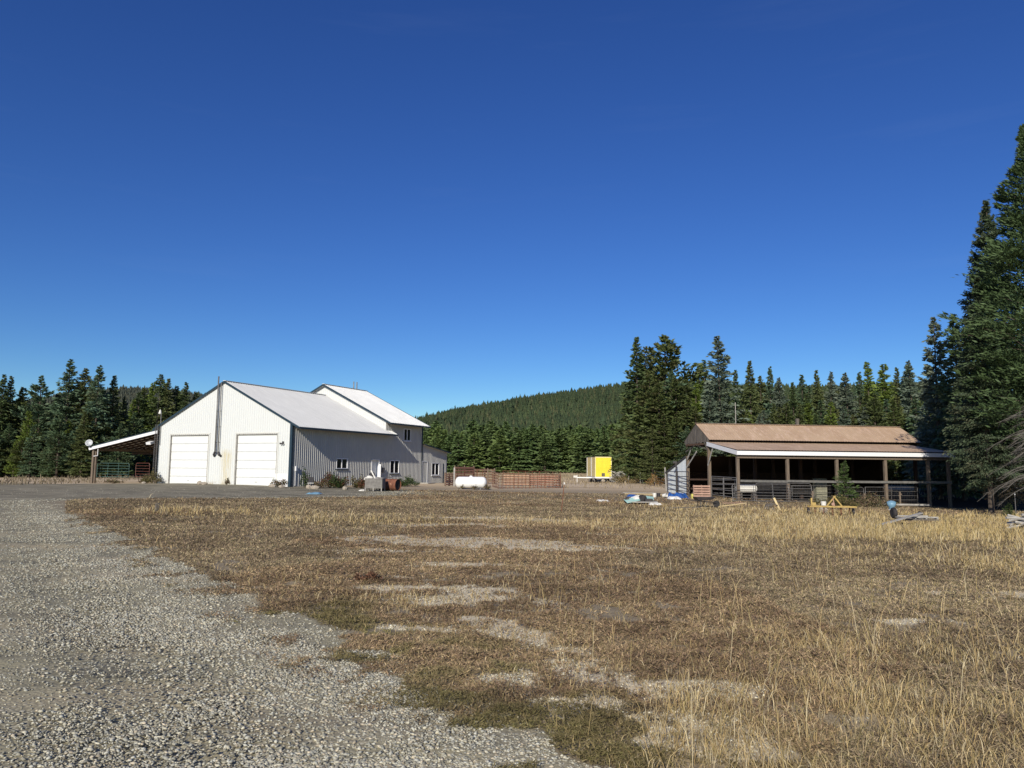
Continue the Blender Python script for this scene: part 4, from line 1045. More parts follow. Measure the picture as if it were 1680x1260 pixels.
for k in range(7):
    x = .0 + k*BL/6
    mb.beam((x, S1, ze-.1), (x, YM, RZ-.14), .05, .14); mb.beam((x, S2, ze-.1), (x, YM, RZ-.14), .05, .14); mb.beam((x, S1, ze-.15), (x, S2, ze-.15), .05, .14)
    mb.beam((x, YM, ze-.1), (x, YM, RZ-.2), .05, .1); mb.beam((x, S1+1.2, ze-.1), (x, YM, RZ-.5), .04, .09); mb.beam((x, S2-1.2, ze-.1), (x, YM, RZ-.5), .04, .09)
mb.build('truss', SHADEW, barn)
# knee braces on the left end (pale boards)
mb = MB(); mb.beam((-.12, S1, 2.7), (-.12, S1-1.1, zl1-.5), .04, .13).beam((-.1, S2-.1, 3.2), (-.1, S2-1.3, 4.3), .04, .15)
mb.beam((-.12, S2, 2.5), (-.12, S1+2.4, 3.9), .04, .15); mb.build('brace', GREYP, barn)
mb = MB(); mb.beam((-.14, S1, 4.0), (-.14, S1+.7, ze-.1), .04, .12).beam((-.16, S2, ze-.9), (-.16, S1+1.6, ze-.1), .05, .1).beam((-.14, S1, ze-.8), (-.14, S2-1.3, ze-.15), .04, .1); mb.build('brace', OLDW, barn)
# boarded left gable with uneven boards
mb = MB(); rnd = random.Random(5); y = S1-.35
while y < S2+.35:
    wv = rnd.uniform(.14, .24); yc = y+wv/2; top = ze + (RZ-ze)*(1-abs(yc-YM)/(YM-S1+.5)) - .06
    bot = ze - .12 - rnd.uniform(0, .22)
    if top-bot > .1: mb.box((-.14 + rnd.uniform(-.01, .01), yc, (top+bot)/2), (.03, wv-rnd.uniform(.012, .06), top-bot))
    y += wv
mb.build('gable_boards', OLDW, barn)
# corbel rafter ends under the left gable: red-brown lookouts
mb = MB()
for k in range(7): mb.beam((-.5, S1+.9+k*.5, ze-.32), (.8, S1+.9+k*.5, ze-.32), .05, .14)
mb.build('lookout', SHADEW, barn)
# right gable boards
mb = MB(); y = S1-.3
while y < S2+.3:
    top = ze + (RZ-ze)*(1-abs(y+.1-YM)/(YM-S1+.5)) - .05; mb.box((BL+.2, y+.1, (top+ze-.2)/2), (.03, .19, max(.05, top-ze+.2))); y += .2
mb.build('gable_boards', OLDW, barn)
# dark boarded back wall and partition, wood coloured dark to imitate the interior shade
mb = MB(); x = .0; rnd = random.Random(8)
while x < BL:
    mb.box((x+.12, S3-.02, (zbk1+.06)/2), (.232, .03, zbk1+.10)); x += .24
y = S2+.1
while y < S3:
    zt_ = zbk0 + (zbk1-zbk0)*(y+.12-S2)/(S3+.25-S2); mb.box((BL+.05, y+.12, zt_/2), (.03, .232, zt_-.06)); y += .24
mb.build('back_wall', SHADEW, barn)
mb = MB()
for zz in (.7, 1.5): mb.box((9, S2-.25, zz), (18, .04, .14))
mb.build('rail', SHADEW, barn)
# white panelled end of the back lean-to, leaning inward
mb = MB(); NP = 7
for k in range(NP):
    y0 = S2+.12 + (S3-S2-.1)*k/NP; y1 = S2+.12 + (S3-S2-.1)*(k+1)/NP
    zt = lambda y: zbk0 + (zbk1-zbk0)*(y-S2)/(S3+.25-S2) - .12
    mb.add([(-.1, y0+.005, .1), (-.1, y1-.005, .1), (-.1, y1-.005, zt(y1)), (-.1, y0+.005, zt(y0)), (-.07, y0+.005, .1), (-.07, y1-.005, .1), (-.07, y1-.005, zt(y1)), (-.07, y0+.005, zt(y0))],
           [(0, 1, 2, 3), (7, 6, 5, 4), (0, 4, 5, 1), (1, 5, 6, 2), (2, 6, 7, 3), (3, 7, 4, 0)])
mb.build('end_wall', SOILW, barn)
# long grey rail along the front
mb = MB(); zr0 = barz(1214.6, 789, 0)[1]
for a, b in ((.1, 3.9), (3.9, 7.95), (7.95, 12.0), (12.0, 17.6)):
    mb.beam((a, -.18, zr0+.015*math.sin(a*2)), (b, -.18, zr0-.02), .06, .17)
mb.build('front_rail', RAILW, barn)
MB().tube([(3.5, YM, RZ), (3.5, YM, RZ+1.9)], .03, 6).build('vent_pipe', GREYP, barn)
MB().box((9.2, YM, RZ+.3), (.22, .2, .6)).build('vent', OLDW, barn)

# pallets leaning at the barn's left end
pal_l = [((1.0-2.0), 3.55, 'wooden pallet leaning against the barn post, front of the leaning stack'), (-1.0, 3.8, 'wooden pallet leaning directly behind the front one'), (-.95, 4.05, 'rearmost wooden pallet of the leaning stack')]
def pallet():
    o = empty('wooden_pallet', (0, 0, 0)); L, W2 = 1.25, 1.1
    for k in range(6): MB().box((0, 0, W2*(k+.5)/6), (L, .022, .12)).build('deck_board', PINKW, o)
    for x in (-L/2+.03, 0, L/2-.03): MB().box((x, .07, W2/2), (.045, .09, W2)).build('stringer', PINKW, o)
    for k in range(3): MB().box((0, .125, .08+W2*k/2.4), (L, .02, .1)).build('deck_board', PINKW, o)
    return o
_pc = at(1152, 58.4, 818)
pp_ = None
for i in range(3):
    loc = (_pc[0]+.04*i, _pc[1]+.22*i, _pc[2])
    o = pallet() if pp_ is None else copy_thing(pp_, loc, .1)
    pp_ = pp_ or o; o.location = loc; o.rotation_euler = Euler((-.10+.01*i, 0, D2R(-6)))
    tag(o, pal_l[i][2], 'pallet', 'pallets leaning by the barn')

# ------------------------------------------------------------------ gates in front of the barn
def gate_px(px0, px1, D0, D1, h, m, label, lean=0.0, bars=6, ups=(.33, .66), arch=True, mesh=False, name='tube_gate'):
    a = at(px0, D0, 826); b = at(px1, D1, 827); L = math.hypot(b[0]-a[0], b[1]-a[1])
    return put(tube_gate(L, h, m, bars, ups, .021, arch, name, mesh), a, math.atan2(b[1]-a[1], b[0]-a[0]), label, 'gate', None, lean)
gate_px(1203, 1296, 56.7, 57.2, 1.30, GREYG, 'grey steel tube gate leaning before the left barn bays', -.14, 6, (.38, .72))
gate_px(1241, 1333, 57.1, 57.7, 1.42, GREYG, 'wider grey tube gate behind the first, ending at the wooden stake', -.08, 7, (.30, .62))
gate_px(1420.5, 1506, 59.2, 60.4, 1.40, GREYG, 'grey gate with fine wire mesh before the right barn bay', 0, 4, (.5,), False, True)
gate_px(1380, 1418, 59.0, 59.2, 1.30, GREYG, 'narrow wire mesh gate half hidden by the small pine', 0, 4, (), True, True)
gate_px(1300, 1372, 61.0, 62.0, 1.25, GREYG, 'grey mesh gate standing inside the middle bay', 0, 4, (.5,), False, True)
# loading-chute panels between the left posts (angled)
def rail_span(loc0, loc1, zs, label, name='pipe_fence', m=GREYG, r=.03):
    o = empty(name, loc0, 0, label, 'pipe fence'); d = Vector(loc1)-Vector(loc0)
    for z0, z1 in zs: MB().tube([(0, 0, z0), (d.x, d.y, z1+d.z)], r, 5).build('rail', m, o)
    for t in (0, .5, 1): MB().tube([d*t + Vector((0, 0, -.1)), d*t + Vector((0, 0, max(zs[-1])))], r, 5).build('upright', m, o)
    return o
rail_span(at(1168, 60.5, 822), at(1209, 58.0, 822), [(.35, .25), (.75, .75), (1.1, 1.25), (1.45, 1.6), (1.75, 1.75)], 'angled pipe fence between the pallets and the first front post')
rail_span(at(1168, 62.5, 818), at(1206, 62.5, 818), [(.4, .4), (.8, .8), (1.2, 1.2), (1.6, 1.6)], 'straight pipe fence inside the left end of the barn')
# dark panel before the white end wall
o = empty('corral_panel', at(1095.5, 72.5, 812), math.atan2(66.0-72.5, at(1130.5, 66, 814)[0]-at(1095.5, 72.5, 812)[0]), 'dark green corral panel before the white end wall of the barn', 'corral panel')
L_ = math.hypot(66-72.5, at(1130.5, 66, 814)[0]-at(1095.5, 72.5, 812)[0])
for k in range(5): MB().tube([(0, 0, .3+.42*k), (L_, 0, .3+.42*k)], .035, 5).build('rail', BLACKM, o)
for t in (0, .5, 1): MB().tube([(L_*t, 0, -.1), (L_*t, 0, 2.0)], .04, 6).build('upright', BLACKM, o)
o = MB().tube([(0, 0, 0), (0, 0, 2.9)], .07, 6).box((-.12, 0, 2.85), (.35, .12, .2)).build('feed_pipe', BLACKM); o.location = at(1110, 69.5, 808); tag(o, 'dark upright pipe with a hooked top before the white end wall', 'pipe')
# white barrel inside
o = empty('white_barrel', at(1225, 58.6, 822), PR, 'white barrel lying on its side behind the leaning gates', 'barrel')
prof = [(.02, -.75), (.27, -.75), (.30, -.72), (.30, -.3), (.315, -.28), (.30, -.26), (.30, .26), (.315, .28), (.30, .3), (.30, .72), (.27, .75), (.02, .75)]
MB().lathe(prof, (0, 0, .95), 'x', 20).build('drum', WPL, o, smooth=False)
MB().box((-.5, 0, .33), (.1, .5, .66)).box((.5, 0, .33), (.1, .5, .66)).build('cradle', OLDW, o)
# pale cupboard inside
o = empty('cupboard', at(1346, 63.5, 822), PR, 'old pale cupboard standing in the middle of the barn', 'cupboard')
MB().box((0, 0, .95), (.95, .5, 1.9)).build('carcass', mat('faded_cupboard', (.30, .29, .21), (.22, .22, .16), rough=.8), o)
for s_ in (-1, 1): MB().box((.24*s_, -.265, .95), (.45, .03, 1.75)).build('door', mat('faded_cupboard', (0, 0, 0)), o)
MB().box((0, -.29, 1.2), (.9, .02, .05)).build('shelf_edge', OLDW, o)
# stakes in front of the barn
for px, D, h_, lb in ((1333.5, 56.5, 1.0, 'short wooden stake with a pale strap at the gate end'), (1418.5, 58.6, .95, 'short wooden stake before the mesh gate'), (1477, 58.5, 1.15, 'thin wooden stake in the middle of the mesh gate')):
    o = MB().box((0, 0, h_/2-.1), (.10, .09, h_+.2)).box((0, -.05, h_*.8), (.28, .03, .07), rot=(0, -.5, 0)).build('wooden_stake', POSTW); o.location = at(px, D, 828); tag(o, lb, 'stake')
o = MB().box((0, 0, .12), (4.2, .14, .12), rot=(0, .01, .1)).build('timber', GREYP); q = at(1482, 58, 831); o.location = (q[0], q[1], q[2]+.1); tag(o, 'long pale timber lying below the mesh gate', 'timber')

# ------------------------------------------------------------------ things on the grass
# yellow cultivator
hL, hR = gp(1327, 846), gp(1406, 848)
HD = 43.0; a = at(1328, HD, 840); b = at(1406.5, HD-.4, 842); hw = b[0]-a[0]
cul = empty('cultivator', (a[0], a[1], a[2]), math.atan2(-.4, hw), 'faded yellow spring-tooth cultivator with a triangular hitch standing in the grass', 'cultivator')
MB().box((hw/2, 0, .48), (hw, .08, .08)).build('front_bar', YELP, cul)
MB().box((hw/2, .75, .46), (hw*.94, .09, .09)).build('rear_bar', YELP, cul)
mb = MB()
for t in (.06, .36, .64, .94): mb.box((hw*t, .38, .47), (.08, .72, .08))
mb.build('cross_bar', YELP, cul)
mb = MB(); mb.beam((hw*.37, 0, .5), (hw*.54, 0, 1.02), .07).beam((hw*.70, 0, .5), (hw*.54, 0, 1.02), .07).beam((hw*.54, 0, 1.0), (hw*.54, .7, .5), .06).box((hw*.54, 0, 1.02), (.12, .12, .12)); mb.build('hitch_mast', YELP, cul)
MB().beam((hw*.54, -.05, .5), (hw*.50, -.05, .95), .045).lathe([(.03, -.05), (.09, -.04), (.09, .04), (.03, .05)], (hw*.5, -.06, .62), 'y', 10).build('link', PINKW, cul)
for k in range(11):
    x = hw*(.04+.92*k/10); yy = 0 if k % 2 else .75
    MB().tube([(x, yy, .48), (x, yy+.18, .40), (x, yy+.22, .2), (x, yy+.05, .02), (x, yy-.05, -.03)], .02, 5).build('tine', RUST, cul)
for t in (.02, .98): MB().lathe([(.03, -.04), (.2, -.035), (.2, .035), (.03, .04)], (hw*t, .5, .2), 'x', 14).build('gauge_wheel', BLACKM, cul)
MB().beam((hw*.05, 0, .5), (hw*.05, 0, .95), .08).box((hw*.10, 0, .62), (.2, .14, .16)).build('screw_jack', YELP, cul)
# white bucket
o = empty('bucket', at(1351.5, 45.5, 836), 0, 'small white bucket standing behind the yellow cultivator', 'bucket')
MB().lathe([(.13, 0), (.16, .34), (.15, .34), (.12, .02)], (0, 0, .35), 'z', 16).build('pail', WPL, o)
MB().tube([(-.155, 0, .65), (-.1, .02, .8), (0, .03, .84), (.1, .02, .8), (.155, 0, .65)], .006, 4).build('handle', STEEL, o)
MB().blob((0, 0, .15), (.25, .22, .24), 9).build('base_stone', ROCK, o)
# blue half barrel
o = empty('feed_tub', at(1463, 50.5, 838), 0, 'light blue plastic tub on a narrow foot in the tall grass', 'tub')
MB().lathe([(.15, .0), (.17, .20), (.24, .26), (.29, .52), (.27, .52), (.22, .28)], (0, 0, .02), 'z', 20).build('bowl', BLUEP, o, smooth=True)
MB().lathe([(.27, .53), (.29, .55), (.17, .62), (.02, .65)], (0, 0, 0), 'z', 20).build('lid', BLUEP, o)
MB().box((0, -.1, .05), (.5, .3, .08)).build('foot_board', WPL, o)
# dead branchy stump and plank
o = empty('plank_heap', at(1273, 46.5, 838), 0, 'yellow plank leaning on a weathered root stump', 'stump')
MB().blob((-.35, 0, .18), (.32, .25, .25), 12, 8, .4).build('stump', OLDW, o)
MB().beam((.25, 0, .0), (-.05, .15, .75), .12, .035, up=(0, 1, 0)).build('plank', PALEW, o)
MB().tube([(-.5, 0, .1), (-.2, -.1, .4), (.1, 0, .3)], .04, 5).tube([(-.4, .1, .3), (-.6, 0, .55)], .03, 5).build('branch', OLDW, o)
for px, D, L, rz, lb, m_, ti in ((1192, 48.5, 2.6, .18, 'pale yellow board lying in the grass below the pallets', PALEW, .12), (1055, 64, 3.0, -.15, 'long pale board on the ground left of the barn', PALEW, 0), (1080, 62.5, 2.4, .1, 'pale board lying before the wire fence', PALEW, 0),
                             (1112, 44, 2.4, -.1, 'dark weathered board lying in the grass below the blue tarp', OLDW, .04), (1047, 66.5, 2.6, -.12, 'white board farther back near the small blue tarp', GREYP, 0), (1202, 52, 1.6, .4, 'short broken board beside the wheelbarrow', PINKW, 0)):
    o = MB().box((0, 0, .09), (L, .16, .04), rot=(0, -ti, 0)).build('board', m_); q = at(px, D, 830); o.location = (q[0], q[1], q[2]+.03); o.rotation_euler = (0, 0, rz); tag(o, lb, 'board')
# old wheelbarrow upside down
o = empty('wheelbarrow', at(1156, 47, 834), .1, 'black upturned wheelbarrow standing on its frame below the pallets', 'wheelbarrow')
mb = MB(); mb.add([(-.5, -.35, .45), (.35, -.35, .5), (.35, .35, .5), (-.5, .35, .45), (-.62, -.42, .66), (.55, -.42, .66), (.55, .42, .66), (-.62, .42, .66)], [(3, 2, 1, 0), (0, 1, 5, 4), (1, 2, 6, 5), (2, 3, 7, 6), (3, 0, 4, 7)]); mb.build('tray', BLACKM, o)
for s_ in (-1, 1):
    MB().tube([(-1.1, .2*s_, .5), (-.4, .25*s_, .42), (.5, .15*s_, .35), (.75, .06*s_, .28)], .028, 6).build('handle', BLACKM, o)
    MB().tube([(-.3, .25*s_, .45), (-.4, .28*s_, .0), (-.1, .28*s_, .0), (.1, .24*s_, .42)], .022, 6).build('leg', BLACKM, o)
w_ = MB().lathe([(.06, -.05), (.19, -.05), (.21, -.02), (.21, .02), (.19, .05), (.06, .05)], (.75, 0, .24), 'y', 18).build('wheel', BLACK, o)
# tarps
def tarp(name, loc, wx, wy, h, seed, label, m=TARP):
    n = 22; xs = np.linspace(-.5, .5, n); Xg, Yg = np.meshgrid(xs, xs); nz = fbm(Xg*5+seed, Yg*5, 1.0, seed, 4)
    ed = np.minimum(.5-np.abs(Xg), .5-np.abs(Yg)); zz = sstep(0, .22, ed+(nz-.5)*.12)*h*(.35+nz*1.1) + .03
    xx = Xg*wx*(1+(vnoise(Yg*6, Xg*2, 1, seed+3)-.5)*.25); yy = Yg*wy*(1+(vnoise(Xg*6, Yg*2, 1, seed+5)-.5)*.3)
    mb = MB(); mb.add(list(zip(xx.ravel(), yy.ravel(), zz.ravel())), [(j*n+i, j*n+i+1, (j+1)*n+i+1, (j+1)*n+i) for j in range(n-1) for i in range(n-1)])
    o = mb.build(name, m); o.location = loc; sm_ = o.modifiers.new('thick', 'SOLIDIFY'); sm_.thickness = .012; return tag(o, label, 'tarpaulin')
tarp('tarpaulin', at(1110, 60.5, 818), 1.7, 2.2, .34, 2, 'crumpled blue tarpaulin heaped against the left end of the barn')
tarp('tarpaulin', at(1036.5, 60, 812), .8, 1.0, .16, 6, 'small blue tarpaulin lying alone left of the barn')
tarp('plastic_sheet', at(1106, 57.5, 822), 1.0, 1.1, .2, 8, 'torn white plastic sheet in front of the big blue tarpaulin', WPL)
# buckets by the tarp
for i, (px, D, m_, lb, lay) in enumerate(((1074, 60, WPL, 'white bucket, leftmost beside the blue tarpaulin', 0), (1080.5, 60.3, BLACKM, 'black bucket between two white ones by the tarpaulin', 0), (1088, 59.6, WPL, 'white bucket lying on its side next to the blue tarpaulin', 1), (1138.5, 60, YELT, 'yellow tub right of the blue tarpaulin', 0))):
    o = empty('bucket' if i < 3 else 'tub', at(px, D, 818), 0, lb, 'bucket' if i < 3 else 'tub')
    q = MB().lathe([(.13, 0), (.16, .34), (.15, .34), (.12, .02)] if i < 3 else [(.2, 0), (.25, .34), (.235, .34), (.19, .02)], (0, 0, 0), 'z', 16).build('pail', m_, o)
    hd = MB().tube([(-.155, 0, .3), (-.1, .02, .46), (0, .03, .5), (.1, .02, .46), (.155, 0, .3)], .006, 4).build('handle', STEEL, o)
    if lay: o.rotation_euler = (D2R(80), 0, .8); o.location.z += .16
# junk heap on a low flat cart
jc = at(1047, 49.5, 832)
jk = empty('flat_cart', jc, -.05, 'low flat cart of boards sagging in the grass under scrap', 'cart')
MB().box((.25, 0, .16), (1.9, 1.0, .06)).build('deck', GREYP, jk)
for s_ in (-1, 1): MB().box((.25+.75*s_, 0, .06), (.1, .9, .14)).build('skid', BLACKM, jk)
def scrap(name, c, d, rot, m, label, cat, blob=None):
    mb = MB()
    if blob: mb.blob((0, 0, 0), d, blob, 9, .25)
    else: mb.box((0, 0, 0), d)
    o = mb.build(name, m); o.location = (jc[0]+c[0], jc[1]+c[1], jc[2]+c[2]); o.rotation_euler = rot; return tag(o, label, cat)
scrap('burnt_bundle', (-.72, 0, .25), (.17, .15, .2), (0, 0, 0), BLACKM, 'small dark burnt bundle at the left end of the scrap', 'bundle', 3)
scrap('sheet_panel', (-.42, -.2, .28), (.9, .6, .02), (.35, -.2, .2), TEAL, 'pale teal sheet slanting at the left of the scrap', 'panel')
scrap('sheet_panel', (.62, .1, .42), (.8, .6, .03), (.3, .12, -.1), TEAL, 'pale teal sheet at the right end of the scrap', 'panel')
scrap('cloth_bundle', (0, .1, .38), (.42, .3, .18), (0, 0, 0), WPL, 'crumpled whitish cloth in the middle of the scrap', 'cloth', 5)
scrap('black_bag', (.28, -.1, .38), (.26, .25, .22), (0, 0, 0), BLACK, 'black bag in front of the crumpled cloth', 'bag', 7)
scrap('scrap_box', (.62, -.25, .27), (.5, .35, .2), (0, 0, .1), BLACKM, 'black box under the right teal sheet', 'box')
tarp('plastic_sheet', at(1074, 48.5, 834), .8, .8, .12, 12, 'white plastic rag on the grass right of the flat cart', WPL)
tarp('plastic_sheet', at(989, 52, 830), .9, .9, .10, 13, 'white plastic rag in the open grass left of the flat cart', WPL)

# trailer frame half sunk in grass at right
fa, fb_ = at(1484, 33.6, 862), at(1552, 33.0, 866); fw_ = fb_[0]-fa[0]
fr = empty('trailer_frame', (fa[0], fa[1], fa[2]), -.03, 'grey trailer frame with a black wheel sunk in the tall straw grass', 'trailer frame')
for yy in (0, .9):
    MB().box((fw_/2, yy, .40), (fw_, .06, .05)).build('side_rail', GREYP, fr)
    MB().box((fw_/2+.02, yy, .29), (fw_*.98, .07, .06)).build('side_rail', OLDW, fr)
for t in (.02, .33, .66, .98): MB().box((fw_*t, .45, .35), (.07, .9, .06)).build('cross_rail', GREYP, fr)
w_ = MB().lathe([(.09, -.08), (.19, -.09), (.24, -.05), (.25, 0), (.24, .05), (.19, .09), (.09, .08)], (.02, 1.0, .52), 'x', 20).build('wheel', BLACK, fr); MB().lathe([(.02, -.06), (.11, -.06), (.11, .06), (.02, .06)], (.02, 1.0, .5), 'x', 12).build('hub', RUST, w_)
w_ = MB().lathe([(.07, -.06), (.15, -.07), (.19, -.04), (.20, 0), (.19, .04), (.15, .07), (.07, .06)], (fw_*.85, 1.15, .40), 'x', 20).build('wheel', BLACK, fr); MB().lathe([(.02, -.05), (.07, -.05), (.07, .05), (.02, .05)], (fw_*.85, 1.15, .40), 'x', 12).build('hub', RUST, w_)
a = pt(1440, 868, 32.0); b = pt(1512, 847, 33.6)
o = MB().beam((0, 0, 0), (b[0]-a[0], b[1]-a[1], b[2]-a[2]), .16, .045).build('plank', GREYP); o.location = (a[0], a[1], g1(a[0], a[1])+.05); tag(o, 'long grey plank slanting up onto the trailer frame', 'plank')
pile('log_pile', at(1686, 31, 872), 16, 1.3, .55, GREYP, 'heap of grey sticks and split logs at the right edge', 'log pile', 14, .06, .9)

# ------------------------------------------------------------------ things along the white building
# galvanised stock crate
def zq(zx, zy): return 500+zx/9.333, 740+zy/9.333
ca0, ca1 = at(598.5, 60, 805), at(625.5, 59.5, 806); cw = ca1[0]-ca0[0]
cr = empty('metal_bin', (ca0[0], 60, ca0[2]), -.12, 'grey galvanised metal bin on short legs before the white building', 'bin')
MB().box((cw/2, -.0, .60), (cw, .04, .78)).build('front_panel', BINM, cr); MB().box((cw/2, .9, .60), (cw, .04, .78)).build('back_panel', BINM, cr)
for x in (0, cw): MB().box((x, .45, .60), (.04, .86, .78)).build('side_panel', RUST if x == 0 else BINM, cr)
MB().box((cw/2, .45, .25), (cw-.05, .86, .04)).build('base', STEEL, cr)
for x in (.04, cw/2, cw-.04):
    for yy in (0, .9): MB().box((x, yy, .10), (.07, .07, .30)).build('leg', GREYP, cr)
def inbin(name, m, c, d, rot, label, cat, blob=None):
    mb = MB(); mb.blob((0, 0, 0), d, blob, 9, .3) if blob else mb.box((0, 0, 0), d)
    o = mb.build(name, m); o.location = (ca0[0]+c[0], 60+c[1], ca0[2]+c[2]); o.rotation_euler = rot; tag(o, label, cat)
inbin('feed_sack', WPL, (.25, .4, .95), (.34, .3, .22), (0, 0, 0), 'white sack lying on top of the metal bin', 'sack', 4)
inbin('board', WPL, (.60, .35, 1.2), (.10, .04, .9), (0, -.5, 0), 'white board sticking up slantwise out of the metal bin', 'board')
inbin('scrap_bundle', BLACKM, (.42, .55, 1.1), (.25, .25, .35), (0, 0, 0), 'dark bundle behind the white sack in the bin', 'bundle', 6)
inbin('scrap_bundle', GREYP, (.95, .5, .95), (.5, .3, .12), (0, 0, 0), 'grey scrap filling the right half of the bin', 'bundle', 8)
# rusty drum on its side
dr0, dr1 = at(625.5, 62, 803), at(652, 61.2, 803); dl = math.hypot(dr1[0]-dr0[0], dr1[1]-dr0[1])
dr = empty('rusty_drum', ((dr0[0]+dr1[0])/2, 61.6, dr0[2]), -.42, 'large rusty steel drum lying on its side with a dark open end', 'drum')
R_ = .47; h = dl/2*1.02
prof = [(R_*.9, -h), (R_, -h+.01), (R_, -h*.35), (R_+.02, -h*.32), (R_, -h*.29), (R_, h*.29), (R_+.02, h*.32), (R_, h*.35), (R_, h-.01), (R_-.03, h)]
mb = MB(); n = 24; vs = []; fs = []
for r, z in prof + [(R_-.04, h-.01), (R_-.04, -h+.05), (.01, -h+.05)]:
    for k in range(n):
        t = 2*math.pi*k/n; rr = r*(1+.012*math.sin(5*t+z*4)); vs.append((z, rr*math.cos(t), rr*math.sin(t)+R_))
m_ = len(prof)+3
for i in range(m_-1):
    for k in range(n): fs.append((i*n+k, i*n+(k+1) % n, (i+1)*n+(k+1) % n, (i+1)*n+k))
mb.add(vs, fs); mb.build('shell', RUSTB, dr)
MB().lathe([(.02, 0), (R_-.06, 0), (R_-.06, .05), (.02, .05)], (h-.12, 0, R_), 'x', 20).build('dark_opening', BLACK, dr)  # black disc standing in for the darkness inside the open end
MB().tube([(-h*.3, 0, 2*R_), (-h*.3, 0, 2*R_+.12), (h*.3, 0, 2*R_+.12), (h*.3, 0, 2*R_)], .03, 6).build('bracket', BLACKM, dr)
# rocks, rubble
for i, (px, D, r, lb, c) in enumerate(((507, 62, (.28, .2, .2), 'pale tan rock, left of two near the building corner', 'rock'), (517, 61.8, (.4, .25, .18), 'broad tan rock, right of two near the building corner', 'rock'), (566, 61, (.22, .2, .18), 'small pale rock before the side wall bushes', 'rock'),
                                   (327, 65.2, (.22, .18, .22), 'dark rock against the left garage door', 'rock'), (335, 65.0, (.28, .2, .16), 'low grey rock beside the dark rock', 'rock'), (447, 62.6, (.30, .2, .16), 'flat pale rock between the right door and the corner', 'rock'), (462, 62.2, (.25, .2, .14), 'tan rock nearest the right front corner', 'rock'), (235, 70, (.2, .15, .12), 'small white rock below the lean-to', 'rock'), (594, 59.6, (.25, .12, .08), 'flat white stone left of the metal bin leg', 'stone'))):
    q = at(px, D, 803); o = MB().blob((0, 0, r[2]*.5), r, 20+i, 9, .22).build('rock', ROCK if i != 8 else WPL); o.location = q; tag(o, lb, c)
q = at(551, 47, 816)
tarp('plastic_sheet', at(516, 51, 818), .9, .9, .10, 21, 'pale blue plastic scrap on the dirt before the side wall', BLUEP)
# flower pots / scrap near corner
o = empty('garden_chair', at(509, 63.4, 800), .3, 'low dark metal chair frame with pale seat near the building corner', 'chair')
MB().box((0, 0, .42), (.5, .45, .04)).build('seat', WPL, o)
for x, y in ((-.23, -.2), (.23, -.2), (-.23, .2), (.23, .2)): MB().box((x, y, .21), (.035, .035, .42)).build('leg', BLACKM, o)
MB().box((0, .22, .68), (.5, .03, .45)).build('backrest', BLACKM, o)
HAZE = 0

# ------------------------------------------------------------------ shrubs and weeds by the wall
def shrub(name, loc, w, h, n, tone, label, cat, seed, m, ls=1.0):
    r = np.random.default_rng(seed); o = empty(name, loc, 0, label, cat)
    p = r.normal(0, 1, (n, 3)); p /= np.linalg.norm(p, axis=1)[:, None]; p *= r.random((n, 1))**.45
    lump = 1 + .35*np.sin(p[:, 0]*5+seed)+.25*np.sin(p[:, 1]*7+seed*2)
    P = np.stack([p[:, 0]*w/2, p[:, 1]*w/2*.7, (p[:, 2]*.5+.5)*h*lump], -1)
    P[:, 2] = np.maximum(P[:, 2], .02)
    d = r.normal(0, 1, (n, 3)); d[:, 2] = np.abs(d[:, 2])+.3; d /= np.linalg.norm(d, axis=1)[:, None]; e = np.cross(d, r.normal(0, 1, (n, 3))); e /= np.linalg.norm(e, axis=1)[:, None]
    l = r.uniform(.06, .15, (n, 1))*ls; wd = l*.35
    V = np.stack([P, P+d*l*.5+e*wd, P+d*l, P+d*l*.5-e*wd], 1).reshape(-1, 3); i = np.arange(n)*4
    tn = np.array(tone)[r.integers(0, len(tone), n)]*r.uniform(.6, 1.3, (n, 1))
    np_mesh('foliage', V, None, m, F4=np.stack([i, i+1, i+2, i+3], -1), tones=np.repeat(tn, 4, 0), parent=o)
    mb = MB(); rr = random.Random(seed)
    for k in range(9):
        a = rr.uniform(0, 6.28); q = rr.uniform(.1, .45)
        mb.tube([(0, 0, -.05), (math.cos(a)*w*q*.5, math.sin(a)*w*q*.4, h*.5), (math.cos(a)*w*q, math.sin(a)*w*q*.6, h*rr.uniform(.75, 1.1))], .012, 4, False)
    mb.build('stem', BARK, o)
    return o
LEAFM = colattr_mat('shrub_leaf', .7, .25)
RED_ = [(.16, .055, .035), (.12, .07, .035), (.08, .08, .03)]; GRN_ = [(.05, .09, .025), (.07, .10, .03), (.04, .06, .02)]; OLV = [(.14, .12, .045), (.09, .09, .03), (.18, .14, .07)]; BRN = [(.20, .14, .09), (.15, .11, .07), (.12, .12, .05)]
